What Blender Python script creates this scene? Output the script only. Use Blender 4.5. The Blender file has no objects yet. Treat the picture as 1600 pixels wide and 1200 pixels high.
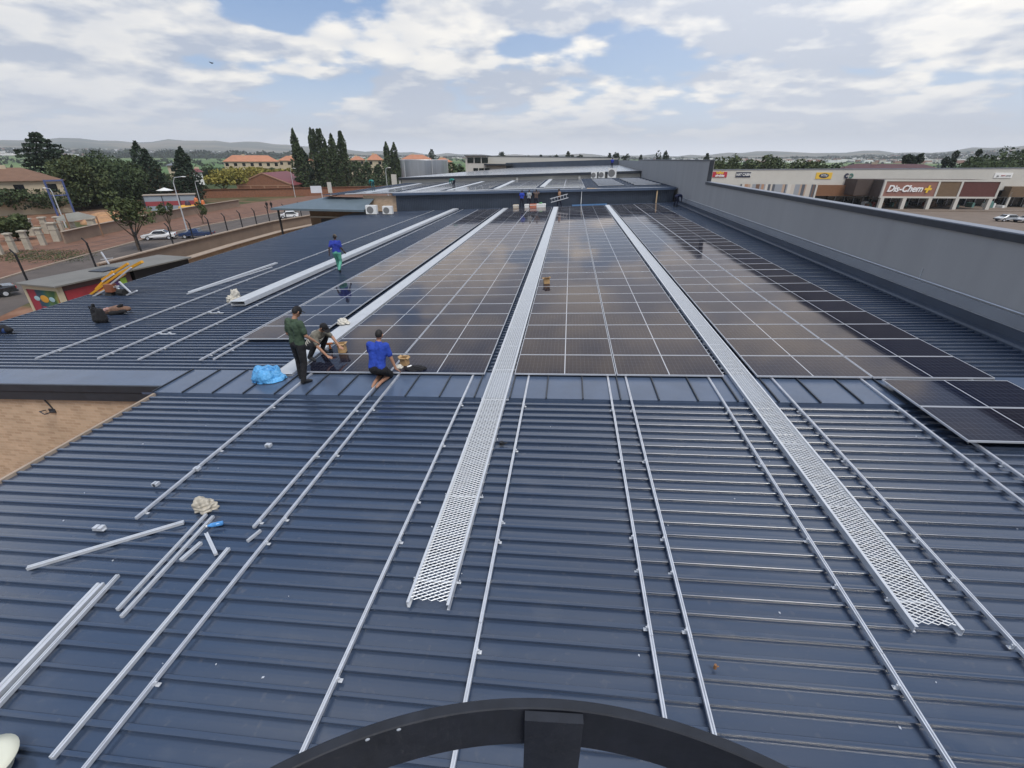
import bpy, math, random
import numpy as np
from mathutils import Matrix, Vector
random.seed(7); RNG = np.random.default_rng(11)
scene = bpy.context.scene
COL = scene.collection
rad = math.radians

# ------------------------------------------------------------------ camera
CAM = np.array([1.0356, -9.5556, 4.4193])
RW = np.array([0.9933762, 0.11482715, 0.00429626])
UW = np.array([-0.05418935, 0.43516974, 0.8987162])
FW = np.array([-0.10132742, 0.89299609, -0.43850967])
FPX = 720.72
SL = rad(2.6698)                      # the roof falls gently to the left
cam_d = bpy.data.cameras.new('camera')
cam = bpy.data.objects.new('camera', cam_d); COL.objects.link(cam)
cam_d.sensor_width = 36; cam_d.lens = FPX * 36 / 1600
cam_d.clip_start = 0.03; cam_d.clip_end = 40000
cam.matrix_world = Matrix(((RW[0], UW[0], -FW[0], CAM[0]), (RW[1], UW[1], -FW[1], CAM[1]),
                           (RW[2], UW[2], -FW[2], CAM[2]), (0, 0, 0, 1)))
scene.camera = cam
scene.view_settings.view_transform = 'Standard'
scene.view_settings.look = 'None'
scene.view_settings.exposure = 0.58
scene.view_settings.gamma = 1.0
scene.render.engine = 'CYCLES'
scene.cycles.max_bounces = 6
scene.cycles.volume_bounces = 0
scene.cycles.transparent_max_bounces = 6

# ------------------------------------------------------------------ world: sky and broken cloud
SUN_AZ, SUN_EL = rad(140), rad(60)     # azimuth from +Y towards +X
def build_world():
    w = bpy.data.worlds.new("World"); scene.world = w; w.use_nodes = True
    nt = w.node_tree; N = nt.nodes; L = nt.links; N.clear()
    def nd(t, **k):
        n = N.new(t)
        for a, b in k.items(): setattr(n, a, b)
        return n
    def val(s, v):
        if hasattr(v, 'is_linked') or hasattr(v, 'links'): L.new(v, s)
        else: s.default_value = v
    def M(op, a, b=0.0, c=None, clamp=False):
        n = nd('ShaderNodeMath', operation=op, use_clamp=clamp); val(n.inputs[0], a); val(n.inputs[1], b)
        if c is not None: val(n.inputs[2], c)
        return n.outputs[0]
    def mix(f, a, b):
        n = nd('ShaderNodeMix', data_type='RGBA'); val(n.inputs[0], f); val(n.inputs[6], a); val(n.inputs[7], b); return n.outputs[2]
    def ss(x, a, b):
        n = nd('ShaderNodeMapRange', interpolation_type='SMOOTHSTEP'); val(n.inputs[0], x); n.inputs[1].default_value = a; n.inputs[2].default_value = b; return n.outputs[0]
    tc = nd('ShaderNodeTexCoord'); sep = nd('ShaderNodeSeparateXYZ'); L.new(tc.outputs['Generated'], sep.inputs[0])
    x, y, z = sep.outputs
    zc = M('MAXIMUM', z, 0.0)
    sky = nd('ShaderNodeTexSky', sky_type='NISHITA', sun_disc=False)
    sky.sun_elevation = SUN_EL; sky.sun_rotation = SUN_AZ; sky.air_density = 1.0; sky.dust_density = 1.2; sky.ozone_density = 1.5
    def plane(k, ox, oy, zo):
        d = M('ADD', M('MULTIPLY', M('ADD', zc, zo), 1.0), 0.17)
        a = M('ADD', M('DIVIDE', x, d), ox); b = M('ADD', M('DIVIDE', y, d), oy)
        c = nd('ShaderNodeCombineXYZ'); zz = M('ADD', zc, zo); kk = M('DIVIDE', k, M('ADD', M('MULTIPLY', zc, 1.6), .34)); L.new(M('ADD', M('MULTIPLY', x, kk), ox), c.inputs[0]); L.new(M('ADD', M('MULTIPLY', y, kk), oy), c.inputs[1]); L.new(M('MULTIPLY', M('MULTIPLY', zz, 2.3), kk), c.inputs[2])
        return c.outputs[0]
    def fbm(v, det, rough=.55, sc=1.0, dist=0.25):
        n = nd('ShaderNodeTexNoise', noise_dimensions='3D'); L.new(v, n.inputs['Vector'])
        n.inputs['Scale'].default_value = sc; n.inputs['Detail'].default_value = det; n.inputs['Roughness'].default_value = rough; n.inputs['Distortion'].default_value = dist
        return n.outputs[0]
    OX, OY = 3.7, 1.9
    v0 = plane(2.1, OX, OY, 0.0); v1 = plane(2.1, OX, OY, 0.020)
    n0 = fbm(v0, 8, .54, 1.0, 0); n1 = fbm(v1, 5, .52, 1.0, 0)
    # large-scale bias: open blue patches where the photograph has them (directions in the sky)
    def patch(az, el, w, s):
        a, e = rad(az), rad(el)
        dx = M('SUBTRACT', x, math.sin(a) * math.cos(e)); dy = M('SUBTRACT', y, math.cos(a) * math.cos(e)); dz = M('MULTIPLY', M('SUBTRACT', z, math.sin(e)), 2.2)
        d2 = M('ADD', M('ADD', M('MULTIPLY', dx, dx), M('MULTIPLY', dy, dy)), M('MULTIPLY', dz, dz))
        return M('MULTIPLY', M('EXPONENT', M('MULTIPLY', d2, -1.0 / (w * w))), s)
    bias = 0.0
    for p in [(-27, 13, .13, -.17), (-22, 8.5, .08, -.09), (7.5, 8.0, .10, -.12), (33, 13, .07, -.06), (-26, 28, .20, -.22),
              (-42, 9, .22, .10), (-12, 12, .10, .08), (16, 12, .15, .09), (30, 6, .14, .07), (-8, 2.5, .2, -.05), (-40, 2, .2, -.04), (20, 38, .5, .05)]:
        bias = M('ADD', patch(*p), bias)
    vo = nd('ShaderNodeTexVoronoi', feature='SMOOTH_F1'); L.new(v0, vo.inputs['Vector']); vo.inputs['Scale'].default_value = 3.2; vo.inputs['Detail'].default_value = 1; vo.inputs['Smoothness'].default_value = .35
    puff = M('MULTIPLY', M('SUBTRACT', .42, vo.outputs['Distance']), .16)
    d = M('ADD', M('ADD', n0, puff), M('ADD', bias, M('MULTIPLY', ss(zc, .30, .70), -.10)))
    cover = ss(d, .325, .420)
    thick = ss(d, .46, .66)
    lit = M('ADD', M('MULTIPLY', M('SUBTRACT', n0, n1), 9.0), .40, clamp=True)
    lit = M('ADD', lit, M('MULTIPLY', puff, 3.0), clamp=True)
    shade = M('SUBTRACT', lit, M('MULTIPLY', thick, .30), clamp=True)
    ccol = mix(shade, (3.5, 3.9, 4.7, 1), (7.6, 7.3, 6.75, 1))
    blue = mix(ss(zc, 0.0, .30), (3.5, 4.5, 5.9, 1), (1.4, 2.4, 4.4, 1))
    base = mix(.15, blue, sky.outputs[0])
    col = mix(M('MULTIPLY', cover, .95), base, ccol)
    # pale air low down
    hz = M('SUBTRACT', 1.0, ss(z, -0.01, .14))
    col = mix(M('MULTIPLY', hz, .88), col, (5.5, 5.8, 6.5, 1))
    h2 = M('SUBTRACT', 1.0, ss(z, -0.01, .055)); col = mix(M('MULTIPLY', h2, .85), col, (9.0, 9.3, 10.2, 1))
    # a brighter, warmer stretch of cloud ahead and to the right
    sd = Vector((math.sin(rad(22)) * math.cos(rad(30)), math.cos(rad(22)) * math.cos(rad(30)), math.sin(rad(30))))
    dot = nd('ShaderNodeVectorMath', operation='DOT_PRODUCT'); L.new(tc.outputs['Generated'], dot.inputs[0]); dot.inputs[1].default_value = sd
    glow = M('MULTIPLY', M('POWER', M('MAXIMUM', dot.outputs['Value'], 0.0), 12.0), 2.3)
    gl = nd('ShaderNodeVectorMath', operation='SCALE'); gl.inputs[0].default_value = (1.0, .93, .82); L.new(glow, gl.inputs['Scale'])
    add = nd('ShaderNodeVectorMath', operation='ADD'); L.new(col, add.inputs[0]); L.new(gl.outputs[0], add.inputs[1])
    below = nd('ShaderNodeMix', data_type='RGBA'); L.new(ss(z, -.03, 0.0), below.inputs[0]); below.inputs[6].default_value = (3, 3, 3, 1); L.new(add.outputs[0], below.inputs[7])
    bg = nd('ShaderNodeBackground'); bg.inputs[1].default_value = 0.10; L.new(below.outputs[2], bg.inputs[0])
    out = nd('ShaderNodeOutputWorld'); L.new(bg.outputs[0], out.inputs[0])
build_world()
sun_d = bpy.data.lights.new('sun', 'SUN'); sun_d.energy = 1.9; sun_d.angle = rad(26); sun_d.color = (1.0, .95, .87)
sun = bpy.data.objects.new('sun', sun_d); COL.objects.link(sun)
sun.rotation_euler = Vector((math.sin(SUN_AZ) * math.cos(SUN_EL), math.cos(SUN_AZ) * math.cos(SUN_EL), math.sin(SUN_EL))).to_track_quat('Z', 'Y').to_euler()

# ------------------------------------------------------------------ measuring helpers
MR = np.array([[math.cos(SL), 0, -math.sin(SL)], [0, 1, 0], [math.sin(SL), 0, math.cos(SL)]])
def R(u, v, h=0.0): return MR @ np.array([u, v, h], float)     # roof frame -> world (h = 0 is the top of the panels)
RM = Matrix([[*MR[0], 0], [*MR[1], 0], [*MR[2], 0], [0, 0, 0, 1]])
def ray(x, y): return RW * (x - 800) / FPX - UW * (y - 600) / FPX + FW
def ruv(x, y, h=0.0):
    c = MR.T @ CAM; d = MR.T @ ray(x, y); t = (h - c[2]) / d[2]; return c[0] + d[0] * t, c[1] + d[1] * t
def gnd(x, y, Z=-7.0): d = ray(x, y); return CAM + d * (Z - CAM[2]) / d[2]
def atY(x, y, Y): d = ray(x, y); return CAM + d * (Y - CAM[1]) / d[1]
def atX(x, y, X): d = ray(x, y); return CAM + d * (X - CAM[0]) / d[0]
def atD(x, y, D):                                             # at a horizontal distance from the viewpoint
    d = ray(x, y); return CAM + d * D / math.hypot(d[0], d[1])
def atP(x, y, p0, nrm):
    d = ray(x, y); n = np.array(nrm); return CAM + d * ((np.array(p0) - CAM) @ n) / (d @ n)
HP = -0.14                                                    # the pan of the roof sheets

# ------------------------------------------------------------------ materials
MATS = {}
def mat(name, base, rough=.6, metal=0.0, noise=None, bump=None, spec=None, coat=0.0, coat_r=.05, stretch=(1, 1, 1), emit=None, coords='Object'):
    """noise=(scale, amount, second_colour or None); bump=(scale, strength, distance)"""
    if name in MATS: return MATS[name]
    m = bpy.data.materials.new(name); m.use_nodes = True; nt = m.node_tree; N = nt.nodes; L = nt.links
    p = N['Principled BSDF']; p.inputs['Base Color'].default_value = (*base, 1); p.inputs['Roughness'].default_value = rough; p.inputs['Metallic'].default_value = metal
    if spec is not None: p.inputs['Specular IOR Level'].default_value = spec
    if coat: p.inputs['Coat Weight'].default_value = coat; p.inputs['Coat Roughness'].default_value = coat_r
    if noise or bump:
        tc = N.new('ShaderNodeTexCoord'); mp = N.new('ShaderNodeMapping'); mp.inputs['Scale'].default_value = stretch; L.new(tc.outputs[coords], mp.inputs[0])
    if noise:
        n = N.new('ShaderNodeTexNoise'); n.inputs['Scale'].default_value = noise[0]; n.inputs['Detail'].default_value = 5; n.inputs['Roughness'].default_value = .6; L.new(mp.outputs[0], n.inputs['Vector'])
        r = N.new('ShaderNodeMapRange'); r.inputs[1].default_value = .3; r.inputs[2].default_value = .7; L.new(n.outputs[0], r.inputs[0])
        mx = N.new('ShaderNodeMix'); mx.data_type = 'RGBA'; L.new(r.outputs[0], mx.inputs[0])
        a = noise[1]
        mx.inputs[6].default_value = (*[c * (1 - a) for c in base], 1)
        mx.inputs[7].default_value = (*(noise[2] if len(noise) > 2 and noise[2] else [min(1, c * (1 + a)) for c in base]), 1)
        L.new(mx.outputs[2], p.inputs['Base Color'])
    if bump:
        n = N.new('ShaderNodeTexNoise'); n.inputs['Scale'].default_value = bump[0]; n.inputs['Detail'].default_value = 3; L.new(mp.outputs[0], n.inputs['Vector'])
        b = N.new('ShaderNodeBump'); b.inputs['Strength'].default_value = bump[1]; b.inputs['Distance'].default_value = bump[2]; L.new(n.outputs[0], b.inputs['Height']); L.new(b.outputs[0], p.inputs['Normal'])
    if emit: p.inputs['Emission Color'].default_value = (*emit[0], 1); p.inputs['Emission Strength'].default_value = emit[1]
    MATS[name] = m; return m
def roof_material():
    m = bpy.data.materials.new('painted_roof_sheet'); m.use_nodes = True; N = m.node_tree.nodes; L = m.node_tree.links; p = N['Principled BSDF']
    tc = N.new('ShaderNodeTexCoord')
    def nz(sc, scale, det=4):
        mp = N.new('ShaderNodeMapping'); mp.inputs['Scale'].default_value = sc; L.new(tc.outputs['Object'], mp.inputs[0])
        n = N.new('ShaderNodeTexNoise'); n.inputs['Scale'].default_value = scale; n.inputs['Detail'].default_value = det; L.new(mp.outputs[0], n.inputs['Vector']); return n.outputs[0]
    big = nz((.25, 1, 1), .9, 5); fine = nz((1, 1, 1), 9, 6); streak = nz((.12, 4.3, 1), 1.0, 3)
    mx = N.new('ShaderNodeMix'); mx.data_type = 'RGBA'; r = N.new('ShaderNodeMapRange'); r.inputs[1].default_value = .35; r.inputs[2].default_value = .7; L.new(big, r.inputs[0]); L.new(r.outputs[0], mx.inputs[0])
    mx.inputs[6].default_value = (.030, .047, .084, 1); mx.inputs[7].default_value = (.042, .061, .100, 1)
    # dust specks
    sp = N.new('ShaderNodeMapRange'); sp.inputs[1].default_value = .63; sp.inputs[2].default_value = .80; L.new(fine, sp.inputs[0])
    m2 = N.new('ShaderNodeMix'); m2.data_type = 'RGBA'; mu = N.new('ShaderNodeMath'); mu.operation = 'MULTIPLY'; mu.inputs[1].default_value = .30; L.new(sp.outputs[0], mu.inputs[0]); L.new(mu.outputs[0], m2.inputs[0])
    L.new(mx.outputs[2], m2.inputs[6]); m2.inputs[7].default_value = (.16, .15, .14, 1); L.new(m2.outputs[2], p.inputs['Base Color'])
    rr = N.new('ShaderNodeMapRange'); rr.inputs[3].default_value = .13; rr.inputs[4].default_value = .30; L.new(streak, rr.inputs[0]); L.new(rr.outputs[0], p.inputs['Roughness']); L.new(rr.outputs[0], p.inputs['Coat Roughness']); p.inputs['Coat Weight'].default_value = .9; p.inputs['Coat IOR'].default_value = 1.55
    b = N.new('ShaderNodeBump'); b.inputs['Strength'].default_value = .35; b.inputs['Distance'].default_value = .012; L.new(nz((.5, 1.2, 1), 2.2, 2), b.inputs['Height'])
    # dusty patches where people have walked
    dp = nz((1, 1.6, 1), 1.9, 7); dr = N.new('ShaderNodeMapRange'); dr.inputs[1].default_value = .56; dr.inputs[2].default_value = .74; dr.inputs[4].default_value = .14; L.new(dp, dr.inputs[0])
    m3 = N.new('ShaderNodeMix'); m3.data_type = 'RGBA'; L.new(dr.outputs[0], m3.inputs[0]); L.new(m2.outputs[2], m3.inputs[6]); m3.inputs[7].default_value = (.15, .155, .165, 1); L.new(m3.outputs[2], p.inputs['Base Color'])
    # faint cross pressings in the pans
    wv = N.new('ShaderNodeTexWave'); wv.inputs['Scale'].default_value = 9; wv.bands_direction = 'X'; L.new(tc.outputs['Object'], wv.inputs['Vector'])
    wm = N.new('ShaderNodeMath'); wm.operation = 'MULTIPLY'; sy = N.new('ShaderNodeSeparateXYZ'); L.new(tc.outputs['Object'], sy.inputs[0]); lt = N.new('ShaderNodeMath'); lt.operation = 'LESS_THAN'; L.new(sy.outputs[1], lt.inputs[0]); lt.inputs[1].default_value = -3.0; wq = N.new('ShaderNodeMath'); wq.operation = 'MULTIPLY'; L.new(lt.outputs[0], wq.inputs[0]); L.new(wv.outputs['Fac'], wq.inputs[1]); L.new(wq.outputs[0], wm.inputs[0]); L.new(streak, wm.inputs[1])
    b2 = N.new('ShaderNodeBump'); b2.inputs['Strength'].default_value = .04; b2.inputs['Distance'].default_value = .004; L.new(wm.outputs[0], b2.inputs['Height']); L.new(b.outputs[0], b2.inputs['Normal']); L.new(b2.outputs[0], p.inputs['Normal'])
    MATS['roof'] = m; return m
def cell_material():
    """dark half-cut cells with fine silvery lines, glass on top; laid out in the panel's own coordinates"""
    m = bpy.data.materials.new('solar_cells'); m.use_nodes = True; N = m.node_tree.nodes; L = m.node_tree.links; p = N['Principled BSDF']
    tc = N.new('ShaderNodeTexCoord'); sp = N.new('ShaderNodeSeparateXYZ'); L.new(tc.outputs['Object'], sp.inputs[0])
    def M(op, a, b=0.0):
        n = N.new('ShaderNodeMath'); n.operation = op
        for s, v in zip(n.inputs, (a, b)):
            if hasattr(v, 'links'): L.new(v, s)
            else: s.default_value = v
        return n.outputs[0]
    def grid(c, pitch, w):                       # 1 on a line
        f = M('ABSOLUTE', M('SUBTRACT', M('FRACT', M('DIVIDE', c, pitch)), .5)); return M('GREATER_THAN', f, .5 - w / pitch / 2)
    gx = grid(sp.outputs[0], .0925, .0055); gy = grid(sp.outputs[1], .1835, .006); bus = grid(sp.outputs[1], .0204, .0016)
    g = M('MAXIMUM', gx, gy); mid = M('LESS_THAN', M('ABSOLUTE', sp.outputs[0]), .011)
    oi = N.new('ShaderNodeObjectInfo')
    c1 = N.new('ShaderNodeMix'); c1.data_type = 'RGBA'; L.new(oi.outputs['Random'], c1.inputs[0]); c1.inputs[6].default_value = (.006, .010, .026, 1); c1.inputs[7].default_value = (.011, .011, .020, 1)  # random tint per panel puts uneven reflections into the cell colour
    c2 = N.new('ShaderNodeMix'); c2.data_type = 'RGBA'; L.new(M('MULTIPLY', bus, .05), c2.inputs[0]); L.new(c1.outputs[2], c2.inputs[6]); c2.inputs[7].default_value = (.30, .32, .36, 1)
    c3 = N.new('ShaderNodeMix'); c3.data_type = 'RGBA'; L.new(M('MULTIPLY', g, .11), c3.inputs[0]); L.new(c2.outputs[2], c3.inputs[6]); c3.inputs[7].default_value = (.42, .45, .50, 1)
    c4 = N.new('ShaderNodeMix'); c4.data_type = 'RGBA'; L.new(mid, c4.inputs[0]); L.new(c3.outputs[2], c4.inputs[6]); c4.inputs[7].default_value = (.46, .48, .52, 1)
    df = N.new('ShaderNodeBsdfDiffuse'); L.new(c4.outputs[2], df.inputs['Color'])
    gs = N.new('ShaderNodeBsdfGlossy'); gs.inputs['Color'].default_value = (1.0, .90, .83, 1)
    gp = N.new('ShaderNodeNewGeometry')
    nz = N.new('ShaderNodeTexNoise'); nz.inputs['Scale'].default_value = 1.1; nz.inputs['Detail'].default_value = 3; L.new(gp.outputs['Position'], nz.inputs['Vector'])
    rr = N.new('ShaderNodeMapRange'); rr.inputs[3].default_value = .03; rr.inputs[4].default_value = .09; L.new(nz.outputs[0], rr.inputs[0]); L.new(rr.outputs[0], gs.inputs['Roughness'])
    b = N.new('ShaderNodeBump'); b.inputs['Strength'].default_value = .06; b.inputs['Distance'].default_value = .01
    n2 = N.new('ShaderNodeTexNoise'); n2.inputs['Scale'].default_value = 1.7; L.new(gp.outputs['Position'], n2.inputs['Vector']); L.new(n2.outputs[0], b.inputs['Height']); L.new(b.outputs[0], gs.inputs['Normal'])
    fz = N.new('ShaderNodeFresnel'); fz.inputs['IOR'].default_value = 1.34
    ms = N.new('ShaderNodeMixShader'); L.new(fz.outputs[0], ms.inputs[0]); L.new(df.outputs[0], ms.inputs[1]); L.new(gs.outputs[0], ms.inputs[2])
    N.remove(p); L.new(ms.outputs[0], N['Material Output'].inputs[0])
    MATS['cells'] = m; return m
def brick_material(name, c1, c2, mortar, scale=1.0, horizontal=False, coords='Object'):
    m = bpy.data.materials.new(name); m.use_nodes = True; N = m.node_tree.nodes; L = m.node_tree.links; p = N['Principled BSDF']; p.inputs['Roughness'].default_value = .9
    g = N.new('ShaderNodeNewGeometry'); sp = N.new('ShaderNodeSeparateXYZ'); L.new(g.outputs['Position'], sp.inputs[0])
    ad = N.new('ShaderNodeMath'); L.new(sp.outputs[0], ad.inputs[0]); L.new(sp.outputs[1], ad.inputs[1]); cb = N.new('ShaderNodeCombineXYZ'); L.new(ad.outputs[0], cb.inputs[0]); L.new(sp.outputs[2], cb.inputs[1])
    br = N.new('ShaderNodeTexBrick'); L.new(cb.outputs[0], br.inputs['Vector']); br.inputs['Scale'].default_value = scale
    br.inputs['Brick Width'].default_value = .23; br.inputs['Row Height'].default_value = .085; br.inputs['Mortar Size'].default_value = .008; br.inputs['Bias'].default_value = -.1
    br.inputs['Color1'].default_value = (*c1, 1); br.inputs['Color2'].default_value = (*c2, 1); br.inputs['Mortar'].default_value = (*mortar, 1)
    n = N.new('ShaderNodeTexNoise'); n.inputs['Scale'].default_value = 2.0; n.inputs['Detail'].default_value = 5; L.new(g.outputs['Position'], n.inputs['Vector'])
    mx = N.new('ShaderNodeMix'); mx.data_type = 'RGBA'; mx.blend_type = 'MULTIPLY'; mx.inputs[0].default_value = .6; L.new(br.outputs['Color'], mx.inputs[6])
    r = N.new('ShaderNodeMapRange'); r.inputs[1].default_value = .3; r.inputs[2].default_value = .7; r.inputs[3].default_value = .78; r.inputs[4].default_value = 1.15; L.new(n.outputs[0], r.inputs[0]); L.new(r.outputs[0], mx.inputs[7])
    L.new(mx.outputs[2], p.inputs['Base Color'])
    MATS[name] = m; return m
def leaf_material(name, a, b, c=None):
    m = bpy.data.materials.new(name); m.use_nodes = True; N = m.node_tree.nodes; L = m.node_tree.links; p = N['Principled BSDF']; p.inputs['Roughness'].default_value = .7; p.inputs['Specular IOR Level'].default_value = .25
    g = N.new('ShaderNodeNewGeometry'); n = N.new('ShaderNodeTexNoise'); n.inputs['Scale'].default_value = .45; n.inputs['Detail'].default_value = 4; L.new(g.outputs['Position'], n.inputs['Vector'])
    ad = N.new('ShaderNodeMath'); ad.operation = 'MULTIPLY_ADD'; L.new(g.outputs['Random Per Island'], ad.inputs[0]); ad.inputs[1].default_value = .5; L.new(n.outputs[0], ad.inputs[2])
    r = N.new('ShaderNodeValToRGB'); L.new(ad.outputs[0], r.inputs[0]); r.color_ramp.elements[0].position = .45; r.color_ramp.elements[0].color = (*a, 1); r.color_ramp.elements[1].position = 1.0; r.color_ramp.elements[1].color = (*b, 1)
    L.new(r.outputs[0], p.inputs['Base Color']); MATS[name] = m; return m
roof_material(); cell_material()
alu = mat('aluminium', (.66, .68, .72), .33, .45, (6, .10), None)
alu_bright = mat('mill_aluminium', (.66, .68, .71), .38, .4, (9, .06))
galv = mat('galvanised_mesh', (.60, .62, .64), .45, .4, (30, .14))
white_film = mat('white_filmed_tray', (.50, .52, .54), .5, .1, (5, .08), None, stretch=(1, .4, 1))
steel_dark = mat('dark_flashing', (.028, .034, .045), .45, 0, (3, .25))
flash = mat('painted_flashing', (.075, .105, .165), .22, 0, (1.3, .12), (2.0, .3, .02))
grey_wall = mat('grey_plaster', (.36, .355, .35), .85, 0, (1.1, .06), (14, .15, .01), stretch=(1, .9, .07))
cream = mat('cream_wall', (.50, .47, .41), .85, 0, (.4, .06))
cream2 = mat('pale_render', (.56, .54, .49), .85, 0, (.3, .05))
clad = mat('dark_cladding', (.050, .066, .095), .5, 0, (.8, .15))
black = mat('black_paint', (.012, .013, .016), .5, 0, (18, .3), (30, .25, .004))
blackcloth = mat('black_cloth', (.010, .010, .012), .9, 0, (12, .4), (40, .4, .01))
rubber = mat('rubber', (.015, .015, .015), .8)
glass_dark = mat('dark_glass', (.012, .015, .018), .06, 0, None, None, spec=.6)
wood = mat('timber_slats', (.20, .095, .045), .7, 0, (1.2, .25), None, stretch=(1, 1, 14))
wood2 = mat('olive_timber', (.16, .105, .06), .7, 0, (1.2, .25), None, stretch=(1, 1, 14))
wood3 = mat('red_timber', (.105, .035, .028), .7, 0, (1.2, .3), None, stretch=(1, 1, 14))
signbrown = mat('sign_board_brown', (.27, .13, .10), .6, 0, (1, .06))
white = mat('white_paint', (.78, .78, .76), .5, 0, (3, .04))
card = mat('cardboard', (.42, .27, .13), .85, 0, (8, .12))
brick_tan = brick_material('tan_face_brick', (.60, .43, .29), (.46, .31, .20), (.58, .44, .31))
brick_red = brick_material('red_face_brick', (.26, .105, .055), (.17, .07, .04), (.25, .14, .09))
brick_dull = brick_material('dull_brown_brick', (.20, .135, .085), (.15, .10, .065), (.21, .15, .10))
L_dark = leaf_material('dark_foliage', (.016, .030, .014), (.075, .105, .042))
L_con = leaf_material('conifer_foliage', (.012, .024, .016), (.045, .070, .040))
L_mid = leaf_material('mid_foliage', (.024, .040, .014), (.090, .110, .042))
L_yel = leaf_material('yellow_foliage', (.095, .100, .018), (.32, .27, .06))
L_far = leaf_material('far_foliage', (.014, .026, .016), (.040, .058, .032))
L_rust = leaf_material('browned_foliage', (.030, .028, .016), (.085, .060, .035))
bark = mat('bark', (.09, .065, .045), .9, 0, (4, .3))
def M_(n): return MATS[n]

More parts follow.
